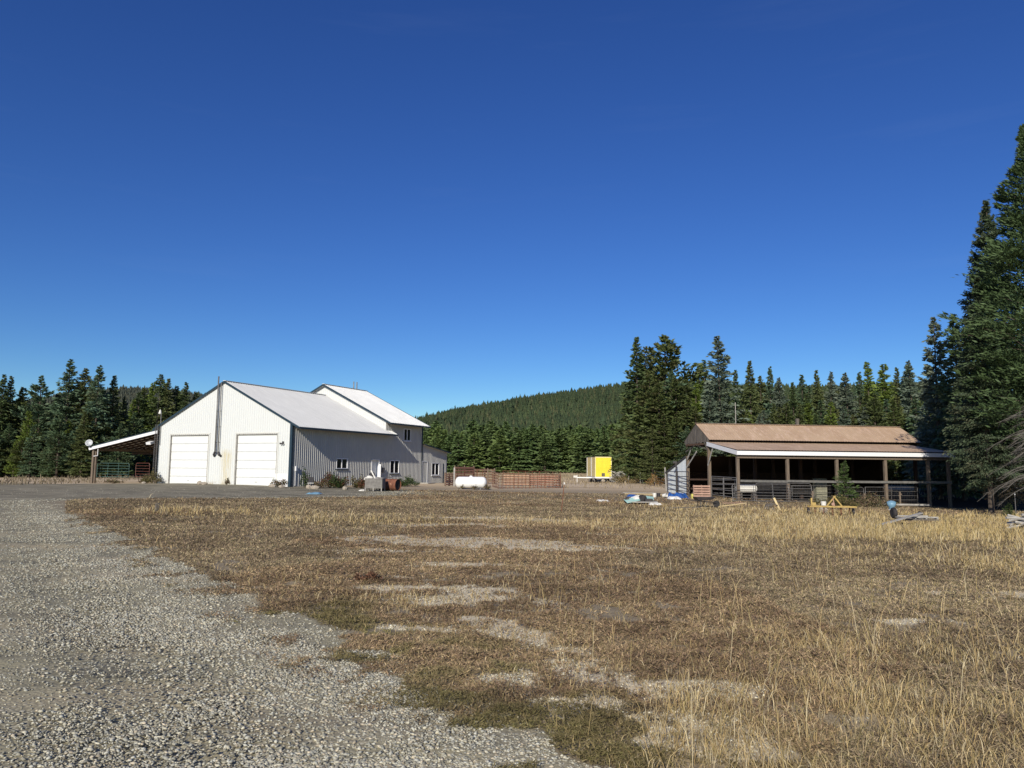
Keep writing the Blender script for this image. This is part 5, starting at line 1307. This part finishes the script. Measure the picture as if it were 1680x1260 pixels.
for i, (px, D, w_, h_, n_, tn, nm, lb, ct) in enumerate((
    (541, 64.8, 2.2, 1.0, 1300, RED_, 'shrub', 'red-brown shrub below the left side window', 'shrub'), (552, 64.4, 1.5, .9, 900, GRN_, 'shrub', 'dark green shrub right of the red-brown one below the window', 'shrub'), (560, 64.6, 1.3, .8, 700, RED_, 'shrub', 'dark reddish shrub right of the window', 'shrub'),
    (586, 66, 1.3, .9, 800, OLV, 'shrub', 'olive and rust shrub left of the side door', 'shrub'), (594, 65.5, .9, .7, 500, RED_, 'shrub', 'small rusty shrub by the metal bin', 'shrub'),
    (668, 74.5, 2.6, .75, 1200, GRN_, 'weed_clump', 'wide green weed clump at the foot of the two-storey wall', 'weeds'), (657, 73.2, 1.6, .55, 600, GRN_, 'weed_clump', 'low green weeds right of the second ground window', 'weeds'),
    (500, 63.7, .9, 1.3, 500, GRN_, 'weed_clump', 'tall thin green weeds near the building corner', 'weeds'), (523, 63.9, 1.6, .5, 500, BRN, 'weed_clump', 'brown weeds under the wall between corner and window', 'weeds'),
    (458, 63.6, 1.5, .55, 600, BRN, 'weed_clump', 'brown weeds at the foot of the front corner', 'weeds'), (372, 65.5, .5, .45, 200, BRN, 'weed_clump', 'small weed tuft between the two garage doors', 'weeds'),
    (248, 70.5, 2.0, .9, 900, OLV, 'shrub', 'olive shrub left of the antenna mast', 'shrub'), (237, 71.5, 1.2, .45, 400, BRN, 'weed_clump', 'low brown weeds under the lean-to', 'weeds'), (187, 74, 2.2, .25, 400, BRN, 'weed_clump', 'flat dry weeds beside the lean-to post', 'weeds'),
    (800, 70.8, .7, .4, 180, BRN, 'weed_clump', 'dry weeds at the right end of the propane tank', 'weeds'), (778, 70.3, .6, .35, 120, BRN, 'weed_clump', 'dark dry weeds before the middle of the tank', 'weeds'), (758, 70.4, .4, .3, 60, OLV, 'weed_clump', 'thin weeds before the left half of the tank', 'weeds'),
    (1368, 54, 3.5, .55, 1500, OLV, 'weed_clump', 'wide olive weeds below the small pine', 'weeds'), (1425, 55.5, 4.2, .7, 2000, BRN, 'weed_clump', 'tall brown weeds before the mesh gate', 'weeds'),
    (1075, 88, 2.5, 1.0, 900, [(.34, .18, .07), (.26, .2, .09)], 'weed_clump', 'rust-coloured weeds before the wire fence', 'weeds'), (1030, 100, 3.5, .8, 900, [(.34, .25, .12), (.26, .2, .1)], 'weed_clump', 'pale dry weeds by the leaning post', 'weeds'), (1020, 106, 3.0, 1.0, 900, OLV, 'weed_clump', 'olive weeds at the foot of the branch heap', 'weeds'),
    (1655, 58, 4.5, 3.0, 3000, [(.30, .20, .10), (.22, .17, .08)], 'shrub', 'tan sunlit shrub behind the dark trunks', 'shrub'),
    (604, 7.9, .4, .10, 900, [(.20, .10, .06), (.16, .09, .055)], 'weed_clump', 'rust-red weed clump in the near field beside the gravel', 'weeds'))):
    q = at(px, D, 803) if D > 10 else tuple(gp(604, 955))
    shrub(nm, q, w_, h_, n_, tn, lb, ct, 40+i, LEAFM, 1.0 if D > 10 else .3)

# ------------------------------------------------------------------ conifers
def conifer_mesh(seed, H, R, z0, nb, tw, kind='spruce', leafl=.34, leafw=.085, trunk_r=None, gap=0.0, calm=False):
    r = np.random.default_rng(seed); Vs = []; sh = []
    trunk_r = trunk_r or H*.011+.03
    brs = []
    lean = r.normal(0, .012, 2)
    side = r.uniform(.8, 1.2, 8)
    if calm: lean = lean*.15; side = .94 + .12*r.random(8)
    for k in range(nb):
        t = (k+r.random())/nb; t = t**(.85 if kind != 'pine' else .95); z = z0 + (H-z0)*t
        if kind == 'pine' and calm: prof = min(1, (1-t)*1.55+.03)*(.85+.15*math.sin(t*31+seed))*(.6+.4*min(1, t*3+.2))
        elif kind == 'pine': prof = (min(1, (1-t)*1.9+.08))*(.72+.28*math.sin(t*23+seed)) * (.35+.65*min(1, t*2.6+.35))
        elif kind == 'larch': prof = (1-t)**.75*.95+.03
        else: prof = (1-t)**.85*min(1, .55+t*2.5)+.02
        az = r.uniform(0, 2*math.pi); L = R*prof*(r.uniform(.70, 1.0) if calm else r.uniform(.62, 1.12))*side[int(az/6.2832*8) % 8]
        if r.random() < gap: L *= .45
        if kind == 'pine': el = .42 - .5*(1-t) + r.normal(0, .13)
        elif kind == 'larch': el = .25 - .35*(1-t) + r.normal(0, .12)
        else: el = .55*t**1.5 - .42*(1-t) + r.normal(0, .1)
        brs.append((z, az, max(L, .12), el, t))
    P0 = []; DD = []; UU = []; LL = []; SH = []; WW = []
    bv = MB()
    for z, az, L, el, t in brs:
        n = max(5, int(tw*(.35+L/R*.9)))
        d = np.array([math.cos(az)*math.cos(el), math.sin(az)*math.cos(el), math.sin(el)])
        sidev = np.array([-math.sin(az), math.cos(az), 0])
        s = r.random(n)**.62*(.98) + .03 if kind != 'pine' else 1-(r.random(n)**1.7)*.75
        up = L*(s**2)*(.18 if kind != 'spruce' else .14)
        p = np.outer(s*L, d) + np.stack([0*s, 0*s, z+up], -1)
        lat = r.normal(0, 1, n)*L*.24*(np.sin(np.clip(s, 0, 1)*math.pi*.75)*.8+.18)*(1.0 if kind != 'larch' else .8)
        p += np.outer(lat, sidev); p[:, 2] += r.normal(0, .035*L**.5+.02, n) - np.abs(lat)*.18
        sg = np.sign(lat)+r.normal(0, .5, n)
        dv = d[None]*r.uniform(.4, 1.1, (n, 1)) + sidev[None]*sg[:, None]*.75 + r.normal(0, .28, (n, 3))
        dv[:, 2] += (-.25 if kind == 'spruce' else (.35 if kind == 'pine' else .1))
        dv /= np.linalg.norm(dv, axis=1)[:, None]
        P0.append(p); DD.append(dv); LL.append(leafl*r.uniform(.55, 1.3, n)*(.55+.45*min(1, L/1.2)))
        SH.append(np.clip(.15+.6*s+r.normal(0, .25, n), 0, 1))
    P0 = np.concatenate(P0); DD = np.concatenate(DD); LL = np.concatenate(LL); SH = np.concatenate(SH); n = len(P0)
    E = np.cross(DD, r.normal(0, 1, (n, 3))); E /= np.linalg.norm(E, axis=1)[:, None]+1e-9
    P0[:, :2] += lean*P0[:, 2:3]
    l = LL[:, None]; wv = leafw*(LL/leafl)[:, None]
    V = np.stack([P0-DD*l*.15, P0+DD*l*.35+E*wv, P0+DD*l, P0+DD*l*.35-E*wv], 1).reshape(-1, 3)
    i = np.arange(n)*4; F = np.stack([i, i+1, i+2, i+3], -1)
    # trunk and inner limbs
    tb = MB(); zs = np.linspace(0, H*.97, 9)
    tb.tube([(lean[0]*z, lean[1]*z, z-(.3 if z == 0 else 0)) for z in zs], [trunk_r*(1-z/H*.93)+.006 for z in zs], 8)
    for z, az, L, el, t in brs[::2 if nb > 160 else 1]:
        d = Vector((math.cos(az)*math.cos(el), math.sin(az)*math.cos(el), math.sin(el))); b0 = Vector((lean[0]*z, lean[1]*z, z))
        tb.tube([b0, b0+d*L*.5+Vector((0, 0, L*.035)), b0+d*L*.93+Vector((0, 0, L*.12))], [.012+.012*L**.5, .01+.004*L, .004], 3, False)
    return V, F, SH, tb
def make_tree(name, key, fm, H, R, z0, nb, tw, kind='spruce', seed=0, **kw):
    V, F, SH, tb = conifer_mesh(seed, H, R, z0, nb, tw, kind, **kw)
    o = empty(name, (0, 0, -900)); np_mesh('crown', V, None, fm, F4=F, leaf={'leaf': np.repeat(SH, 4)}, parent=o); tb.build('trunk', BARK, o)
    o['H'] = H; return o
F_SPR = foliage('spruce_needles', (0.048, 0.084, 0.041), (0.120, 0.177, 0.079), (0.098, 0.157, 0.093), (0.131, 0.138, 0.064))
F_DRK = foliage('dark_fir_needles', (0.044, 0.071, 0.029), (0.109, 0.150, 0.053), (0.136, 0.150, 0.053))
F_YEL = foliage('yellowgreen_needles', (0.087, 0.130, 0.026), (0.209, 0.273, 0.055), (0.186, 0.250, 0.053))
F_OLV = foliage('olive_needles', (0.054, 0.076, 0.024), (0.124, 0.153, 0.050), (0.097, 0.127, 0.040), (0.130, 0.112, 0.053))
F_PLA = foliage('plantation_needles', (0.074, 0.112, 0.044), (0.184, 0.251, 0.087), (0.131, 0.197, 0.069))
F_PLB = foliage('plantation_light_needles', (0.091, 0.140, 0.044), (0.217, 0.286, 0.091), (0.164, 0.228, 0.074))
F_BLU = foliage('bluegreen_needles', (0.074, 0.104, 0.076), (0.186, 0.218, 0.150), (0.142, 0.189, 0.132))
protos = {
    's1': make_tree('spruce_tree', 's1', F_SPR, 15, 2.6, .8, 190, 60, 'spruce', 1, gap=.1),
    's2': make_tree('spruce_tree', 's2', F_DRK, 15, 2.3, .6, 190, 60, 'spruce', 2, gap=.15),
    's3': make_tree('spruce_tree', 's3', F_BLU, 15, 2.9, .7, 190, 64, 'spruce', 3, gap=.1),
    'f1': make_tree('fir_tree', 'f1', F_DRK, 15, 3.0, .5, 185, 64, 'larch', 4, gap=.12),
    'f2': make_tree('fir_tree', 'f2', F_OLV, 15, 3.2, .4, 185, 64, 'larch', 5, gap=.12),
    'l1': make_tree('larch_tree', 'l1', F_YEL, 15, 2.2, .8, 190, 56, 'larch', 6, gap=.1),
    'p1': make_tree('pine_tree', 'p1', F_OLV, 15, 3.3, 3.0, 110, 76, 'pine', 7, leafl=.42, leafw=.10, gap=.15),
    'p2': make_tree('pine_tree', 'p2', F_SPR, 15, 3.0, 1.0, 150, 72, 'pine', 8, leafl=.40, leafw=.09),
    'y1': make_tree('young_fir_tree', 'y1', F_PLA, 12, 3.0, .1, 130, 60, 'larch', 9, leafl=.5, leafw=.13),
    'y2': make_tree('young_fir_tree', 'y2', F_PLA, 12, 2.8, .1, 130, 60, 'spruce', 10, leafl=.5, leafw=.13),
    'y3': make_tree('young_fir_tree', 'y3', F_PLB, 12, 2.7, .1, 130, 58, 'larch', 11, leafl=.5, leafw=.13),
}
used = set(); trng = random.Random(77)
def plant(key, px, top, D, label, group=None, wide=1.0, cat='tree', base=785):
    x = pt(px, top, D)[0]; z = g1(x, D); H = pt(px, top, D)[2]-z
    pr = protos[key]; s = H/pr['H']; sw = s*wide
    rz = trng.uniform(0, 6.28)
    if key in used: o = copy_thing(pr, (x, D, z), rz, (sw, sw, s), label, group)
    else:
        used.add(key); o = pr; o.location = (x, D, z-.02); o.rotation_euler = (0, 0, rz); o.scale = (sw, sw, s); o['label'] = label
        if group: o['group'] = group
    o['category'] = cat; return o
# left wood: skyline trees, left to right
LT = [('f1', -28, 598, 100, 1.2, 'conifer cut by the left edge of the photo'), ('s2', 6, 615, 98, 1.2, 'dark conifer, leftmost peak of the left wood'), ('s2', 18, 618, 99, 1.1, 'dark conifer close beside the leftmost peak'), ('f2', 42, 636, 101, 1.4, 'short olive pine between the leftmost peaks and the round-topped one'),
      ('p2', 72, 618, 100, 1.15, 'round-topped conifer rising alone in the left wood'), ('f2', 93, 645, 102, 1.2, 'lower olive conifer left of the tallest tree of the left wood'), ('s1', 117.5, 591, 99, 1.35, 'tallest spruce of the left wood'), ('f1', 139, 605, 100, 1.2, 'conifer just right of the tallest spruce of the left wood'), ('s2', 152, 625, 98, 1.1, 'small peak between two tall conifers of the left wood'),
      ('s1', 164, 601, 97, 1.3, 'second tallest conifer of the left wood, above the lean-to corner'), ('s2', 188, 617, 99, 1.2, 'pointed conifer above the left slope of the lean-to roof'), ('s2', 205, 652, 101, 1.1, 'low dark conifer right of the pointed one'), ('l1', 217, 655, 122, 1.2, 'small light green conifer above the lean-to roof'),
      ('f2', 240, 638, 125, 1.2, 'light conifer left of the twin peaks behind the building'), ('l1', 252, 628, 124, 1.1, 'slim light conifer next to the twin peaks'), ('f1', 265, 615, 124, 1.1, 'higher of the twin peaks behind the lean-to'), ('s2', 277, 622, 124, 1.1, 'lower of the twin peaks behind the lean-to'), ('f1', 291, 634, 126, 1.2, 'conifer right of the twin peaks'), ('s2', 305, 628, 126, 1.15, 'last conifer peak before the gable slope'), ('f1', 322, 645, 128, 1.2, 'low conifer just over the gable slope'), ('f1', 230, 645, 123, 1.3, 'conifer crown left of the service mast')]
for k, px, tp, D, wd, lb in LT: plant(k, px, tp, D, lb, 'trees of the left wood', wd)
KN = {'s1': 'green spruce', 's2': 'slim dark spruce', 's3': 'grey-green spruce', 'f1': 'dark fir', 'f2': 'olive-toned fir', 'l1': 'yellow-green larch', 'p1': 'open-crowned pine', 'p2': 'bushy pine', 'y1': 'young dark fir', 'y2': 'young olive fir', 'y3': 'young light green fir'}
FK = ['f2', 's2', 'f1', 's1', 'p1', 'l1', 'p2']
for i in range(30):
    px = -45 + i*9.2 + trng.uniform(-3, 3); tp = trng.uniform(672, 722); D = trng.uniform(94.5, 98) if px < 214 else trng.uniform(112, 118)
    _k = trng.choice(FK); plant(_k, px, tp, D, 'lower %s filling the front of the left wood' % KN[_k], 'lower trees of the left wood', 1.5)
for i in range(26):
    px = -60 + i*15.5 + trng.uniform(-4, 4); _k = trng.choice(['s2', 'f1', 's1']); plant(_k, px, trng.uniform(650, 680), trng.uniform(108, 114)+(20 if px > 205 else 0), 'dim %s deep inside the left wood' % KN[_k], 'rear trees of the left wood', 1.4)
# wood behind the barn
RT = [('s2', 1045, 554, 108, 1.15, 'tall dark spruce at the left end of the wood behind the barn'), ('f1', 1057, 570, 110, 1.1, 'conifer leaning close to the tall spruce at the left end'), ('s2', 1070, 571, 114, .9, 'slim spruce left of the sparse pine'), ('p1', 1091, 550, 112, 1.3, 'sparse open-crowned pine above the other trees'),
      ('l1', 1143, 597, 122, 1.2, 'yellow-green conifer, left of a pair beside the big spruce'), ('s1', 1157, 592, 122, 1.1, 'blue-green conifer, right of the pair beside the big spruce'), ('s3', 1181, 554, 100, 1.25, 'tallest grey-green spruce above the left end of the barn roof'), ('s2', 1206, 608, 112, .9, 'slim conifer right of the tallest spruce'),
      ('s2', 1230, 593, 108, 1.0, 'brownish spire-topped spruce right of the tallest spruce'), ('f1', 1248, 618, 120, 1.0, 'low conifer between two spires above the barn'), ('s1', 1262, 603, 118, .9, 'narrow spire behind the barn roof, fifth of the row'), ('s3', 1284, 620, 112, 1.1, 'grey spruce behind the barn vent pipe'),
      ('s2', 1300, 628, 125, 1.0, 'small dark spire behind the barn roof centre'), ('s1', 1317, 616, 112, 1.1, 'spruce over the centre of the barn roof'), ('s2', 1340, 608, 116, .95, 'pointed spruce right of the roof centre'), ('s3', 1357, 611, 116, .9, 'narrow grey spire right of the roof centre'), ('f1', 1372, 632, 122, 1.0, 'low conifer between narrow spires'),
      ('s3', 1393, 612, 106, 1.2, 'broad grey-green spruce behind the right half of the roof'), ('s1', 1408, 612, 110, 1.0, 'spruce touching the broad grey-green one'), ('l1', 1425, 595, 112, 1.1, 'light green larch, left of two behind the roof'), ('l1', 1450, 597, 108, 1.35, 'light green larch, right of two behind the roof'), ('s2', 1470, 604, 112, .9, 'dark spire right of the larches'),
      ('s1', 1486, 600, 110, 1.1, 'conifer left of the tall one above the roof end'), ('s3', 1498, 592, 106, 1.1, 'pale spruce just left of the big shaded trees')]
for k, px, tp, D, wd, lb in RT: plant(k, px, tp, D, lb, 'trees of the wood behind the barn', wd)
RF = [('f2', 1028, 668, 128), ('f2', 1038, 640, 127), ('f1', 1052, 655, 124), ('f2', 1064, 615, 101), ('f2', 1080, 628, 99), ('p2', 1100, 610, 102), ('f2', 1112, 622, 100), ('f1', 1127, 625, 102), ('l1', 1138, 640, 100), ('f2', 1090, 680, 96), ('f1', 1070, 700, 95), ('f2', 1050, 705, 124), ('y2', 1032, 712, 127), ('f2', 1110, 685, 95), ('p2', 1124, 700, 94), ('s3', 1160, 650, 98), ('f1', 1142, 672, 96), ('y1', 1012, 716, 132), ('f2', 1128, 655, 97), ('y3', 1020, 700, 130)]
for k, px, tp, D in RF: plant(k, px, tp, D, '%s massed between the yellow trailer and the barn' % KN[k], 'olive trees left of the barn', 1.5)
for i in range(34):
    px = 1198 + i*10.2 + trng.uniform(-4, 4); _k = trng.choice(['f1', 's3', 'l1', 'f2', 's2', 's1']); plant(_k, px, trng.uniform(642, 684), trng.uniform(96, 104), 'lower %s crowded behind the barn roof' % KN[_k], 'lower trees behind the barn', 1.35)
for i in range(18):
    px = 1190 + i*22 + trng.uniform(-4, 4); _k = trng.choice(['s2', 'f1', 's1']); plant(_k, px, trng.uniform(632, 650), trng.uniform(128, 150), 'dim %s deep in the wood behind the barn' % KN[_k], 'rear trees behind the barn', 1.3)
# young plantation in the middle distance
MK = ['y1', 'y2', 'y3', 'y1', 'y2', 'y3', 'y1']
for row, (D, t0, n) in enumerate(((226, 711, 34), (240, 704, 30), (258, 697, 26))):
    for i in range(n):
        px = 676 + (i + .5*(row % 2))*(370/n) + trng.uniform(-3.5, 3.5)
        _k = MK[trng.randrange(7)]; plant(_k, px, t0 + trng.uniform(-8, 12), D + trng.uniform(-5, 5), '%s in the dense plantation under the hill' % KN[_k], 'young conifers under the hill', 1.8 if row == 0 else 1.6, base=777)

# big trees at the right edge
big = make_tree('spruce_tree', 'b1', foliage('big_spruce_needles', (.030, .050, .030), (.085, .115, .060), (.07, .10, .055), (.10, .095, .055)), 20, 4.2, 2.6, 360, 210, 'spruce', 21, leafl=.23, leafw=.042, gap=.12, calm=True)
pin = make_tree('pine_tree', 'b2', foliage('big_pine_needles', (.032, .058, .026), (.095, .145, .055), (.08, .125, .05)), 24, 5.3, 3.0, 330, 280, 'pine', 22, leafl=.27, leafw=.042, calm=True)
protos['b1'] = big; protos['b2'] = pin
plant('b1', 1616, 330, 58, 'tall brown-tipped spruce left of the tallest tree at the right edge', 'big trees at the right edge', .82, base=840)
plant('b2', 1680, 207, 48, 'tallest tree of the photo, dense pine at the right edge', 'big trees at the right edge', 1.02, base=840)
plant('s3', 1529, 524, 72, 'shaggy grey-green spruce behind the right end of the barn', 'big trees at the right edge', 1.0, base=830)
plant('s1', 1566, 518, 69, 'dark spruce between the shaggy one and the tall spruce', 'big trees at the right edge', 1.0, base=830)
plant('b1', 1604, 455, 50, 'dark spruce wedged between the tall spruce and the tallest pine', 'big trees at the right edge', .95, base=840)
plant('b2', 1745, 300, 54, 'dark pine outside the right edge reaching into the photo', 'big trees at the right edge', 1.0, base=840)
plant('b1', 1612, 600, 64, 'low dark spruce filling below the tall spruce', 'big trees at the right edge', 1.3, base=840)
plant('s3', 1515, 640, 84, 'low spruce seen above the shaded roof corner', 'big trees at the right edge', 1.5, base=830)
for _k, px, tp, D, lb in (('s3', 1552, 655, 80, 'shaded grey-green spruce filling behind the barn end'), ('f1', 1588, 640, 82, 'shaded fir behind the trunks at the right edge'), ('s3', 1628, 660, 78, 'shaded spruce low behind the tallest pine'), ('f2', 1668, 650, 84, 'shaded fir low behind the dead branches'), ('s1', 1705, 640, 76, 'shaded spruce at the far right edge'), ('f1', 1535, 690, 92, 'low fir seen through the last barn bay'), ('f2', 1605, 700, 90, 'low fir in the shade between the trunks')):
    plant(_k, px, tp, D, lb, 'big trees at the right edge', 1.9, base=830)
# small pine before the barn, sapling
sp = make_tree('small_pine_tree', 'sp', foliage('small_pine_needles', (.045, .075, .022), (.10, .15, .045), (.08, .12, .035)), 3.6, 1.25, .05, 75, 60, 'larch', 31, leafl=.20, leafw=.028, trunk_r=.05)
protos['sp'] = sp
sp2 = plant('sp', 1384, 757, 55.5, 'small bright green pine growing before the barn', None, 1.0, base=828)
plant('sp', 1655, 826, 43, 'little fir sapling beside the white-topped stake', None, 1.7, base=846)

# dead tree with bare drooping branches at the right edge
dx_, dD = xat(1722, 41, 840), 41.0; dz_ = g1(dx_, dD)
dt = empty('dead_tree', (dx_, dD, dz_), 0, 'bare grey dead branches drooping in from the right edge', 'dead tree')
MB().tube([(0, 0, -.2), (.05, 0, 3), (0, .05, 6.4)], [.14, .11, .03], 9).build('trunk', DEADW, dt)
rr = random.Random(5)
for k in range(40):
    z = rr.uniform(1.7, 6.2); az = math.pi + rr.uniform(-1.0, 1.0) if k < 30 else rr.uniform(0, 6.28); L = rr.uniform(1.8, 4.2)*(1.15-z/9); up_ = rr.uniform(.05, .30)
    mb = MB(); pts = []
    for i in range(7):
        s = i/6; pts.append(Vector((math.cos(az)*L*s, math.sin(az)*L*s, z + L*(up_*s*1.6 - .55*s*s))))
    mb.tube(pts, [.024*(1-.8*i/6)+.004 for i in range(7)], 5, False)
    for q in range(34):
        s = rr.uniform(.15, 1); i = min(5, int(s*6)); p = pts[i].lerp(pts[i+1], s*6-i); a2 = az + rr.choice((-1, 1))*rr.uniform(.4, 1.1); l = rr.uniform(.15, .7)*(1.2-s*.6)
        e = p + Vector((math.cos(a2)*l, math.sin(a2)*l, -l*rr.uniform(.1, .9))); mid = p.lerp(e, .5)+Vector((0, 0, .05*l)); mb.tube([p, mid, e], [.006, .004, .002], 3, False)
    mb.build('branch', DEADW, dt)

# ------------------------------------------------------------------ hills
def hill(name, crest, a0, a1, r0, r1, r2, m, seed, nz=8):
    n1, n2 = 160, 90; A = np.radians(np.linspace(a0, a1, n1)); R = np.linspace(r0, r2, n2); AA, RR = np.meshgrid(A, R)
    zf_ = lambda a, r: hz(crest, a, r, r0, r1, seed)
    Xh = np.sin(AA)*RR; Yh = np.cos(AA)*RR; Zh = zf_(AA.ravel(), RR.ravel())
    V = np.stack([Xh.ravel(), Yh.ravel(), Zh], -1); i = np.arange(n1*n2).reshape(n2, n1)
    Q = np.stack([i[:-1, :-1], i[:-1, 1:], i[1:, 1:], i[1:, :-1]], -1).reshape(-1, 4)
    return tag(np_mesh(name, V, None, m, F4=Q), kind='structure')
def crest_of(pts, r1, treeh):
    a = []; z = []
    for px, py in pts:
        v = ray(px, py); az = math.atan2(v[0], v[1]); hr = math.hypot(v[0], v[1]); a.append(az); z.append(v[2]/hr*r1 + CAMZ - treeh)
    return np.array(a), np.array(z)
def hz(crest, a, r, r0, r1, seed):
    zc = np.interp(a, crest[0], crest[1]); t = np.clip((r-r0)/(r1-r0), 0, 1.0)
    z = -1 + (zc+1)*(t**1.25)
    back = sstep(r1, r1*1.45, r); z = z - back*zc*.7
    x, y = np.sin(a)*r, np.cos(a)*r
    return z + (fbm(x, y, 260, seed, 3)-.5)*26*np.sin(np.clip(t, 0, 1)*math.pi) 
HG = mat('forest_floor', (.035, .042, .022), (.05, .05, .03), rough=.95, scale=.02)
c1 = crest_of([(200, 760), (480, 735), (600, 712), (660, 692), (700, 681), (760, 668), (850, 652), (940, 639), (1030, 627), (1120, 622), (1230, 630), (1350, 632), (1500, 626), (1700, 640), (1900, 660)], 1250, 11)
HR = (330, 1250, 1750)
hill('hill', c1, -30, 44, *HR, HG, 5)
c2 = crest_of([(-300, 690), (0, 662), (90, 645), (150, 640), (200, 634), (260, 633), (330, 643), (420, 668), (560, 700), (800, 730)], 2300, 14)
HR2 = (900, 2300, 3000)
hill('hill', c2, -46, -2, *HR2, HG, 9)
# the forest on the hills, one mass
def tree_mass(name, a, r, crest, HRR, seed, hgt, tone, kind_mat):
    n = len(a); g = np.random.default_rng(seed); x, y = np.sin(a)*r, np.cos(a)*r; z = hz(crest, a, r, HRR[0], HRR[1], 5 if seed == 1 else 9)
    H = hgt*g.uniform(.55, 1.35, n)*(1+.25*(g.random(n) < .06)); Rw = H*g.uniform(.18, .40, n)
    layers = 6; sp_ = 7; Vs = []; Fs = []; T = []
    base = 0
    for L_ in range(layers):
        f0 = .02 + .15*L_; f1_ = min(1.0, f0+.34 if L_ < layers-1 else 1.0); rad_ = (1-f0)**.9*Rw
        th = g.uniform(0, 6.28, (n, 1)) + np.arange(sp_)[None]*2*np.pi/sp_
        rr_ = rad_[:, None]*g.uniform(.55, 1.25, (n, sp_))
        ring = np.stack([x[:, None]+np.cos(th)*rr_, y[:, None]+np.sin(th)*rr_, z[:, None]+(f0*H)[:, None]+g.uniform(-.04, .04, (n, sp_))*H[:, None]], -1)
        apex = np.stack([x, y, z+f1_*H], -1)[:, None]
        V = np.concatenate([ring, apex], 1); Vs.append(V.reshape(-1, 3))
        b = base + np.arange(n)[:, None]*(sp_+1); k = np.arange(sp_)
        F = np.stack([b+k[None], b+((k+1) % sp_)[None], np.broadcast_to(b+sp_, (n, sp_))], -1).reshape(-1, 3); Fs.append(F); base += n*(sp_+1)
        T.append(np.repeat(tone, sp_+1, 0)*g.uniform(.7, 1.25, (n*(sp_+1), 1)))
    return tag(np_mesh(name, np.concatenate(Vs), np.concatenate(Fs), kind_mat, tones=np.concatenate(T)), kind='stuff')
FM = colattr_mat('far_forest', .8, .08)
g = np.random.default_rng(11); n = 26000
a = np.radians(g.uniform(-12, 36, n)); u = g.random(n); r = 300 + (1300-300)*u**.75
# keep crest and hillside left of the barn dense; thin what the near wood hides
vis = (a < np.radians(9.5)) | (r > 850)
a, r = a[vis], r[vis]
k = np.random.default_rng(3); c = k.random(len(a))[:, None]
patch = fbm(np.sin(a)*r, np.cos(a)*r, 120, 61, 3)[:, None]
tone = np.where(c < .5, np.array([[.058, .078, .044]]), np.where(c < .85, np.array([[.078, .096, .050]]), np.array([[.105, .105, .060]])))*(.52+.42*patch)*np.array([[.95, 1.05, .85]])
tree_mass('forest', a, r, c1, HR, 1, 11.0, tone, FM)
n = 9000; a = np.radians(g.uniform(-42, -12, n)); r = 1500+(2350-1500)*g.random(n)**.8
k_ = np.random.default_rng(4).random(n)[:, None]; tone = np.where(k_ < .6, np.array([[.055, .065, .05]]), np.array([[.075, .08, .055]]))
tree_mass('forest', a, r, c2, HR2, 2, 14.0, tone, FM)
hz_m = bpy.data.materials.new('thin_air'); hz_m.use_nodes = True; hn = hz_m.node_tree
for nd in list(hn.nodes):
    if nd.type == 'BSDF_PRINCIPLED': hn.nodes.remove(nd)
pv = hn.nodes.new('ShaderNodeVolumePrincipled'); pv.inputs['Color'].default_value = (.80, .88, 1, 1); pv.inputs['Density'].default_value = HAZE; pv.inputs['Anisotropy'].default_value = 0.0
hn.links.new(pv.outputs[0], [n for n in hn.nodes if n.type == 'OUTPUT_MATERIAL'][0].inputs['Volume'])
if HAZE > 0:
    hb = MB().box((0, 0, 165), (9400, 9400, 370)).build('haze', hz_m); hb['kind'] = 'stuff'
for k, o in list(protos.items()):
    if o.location.z < -800:
        for ch in list(o.children): bpy.data.objects.remove(ch)
        bpy.data.objects.remove(o)
for o in bpy.data.objects:
    if 'H' in o.keys(): del o['H']
print('objects', len(bpy.data.objects))
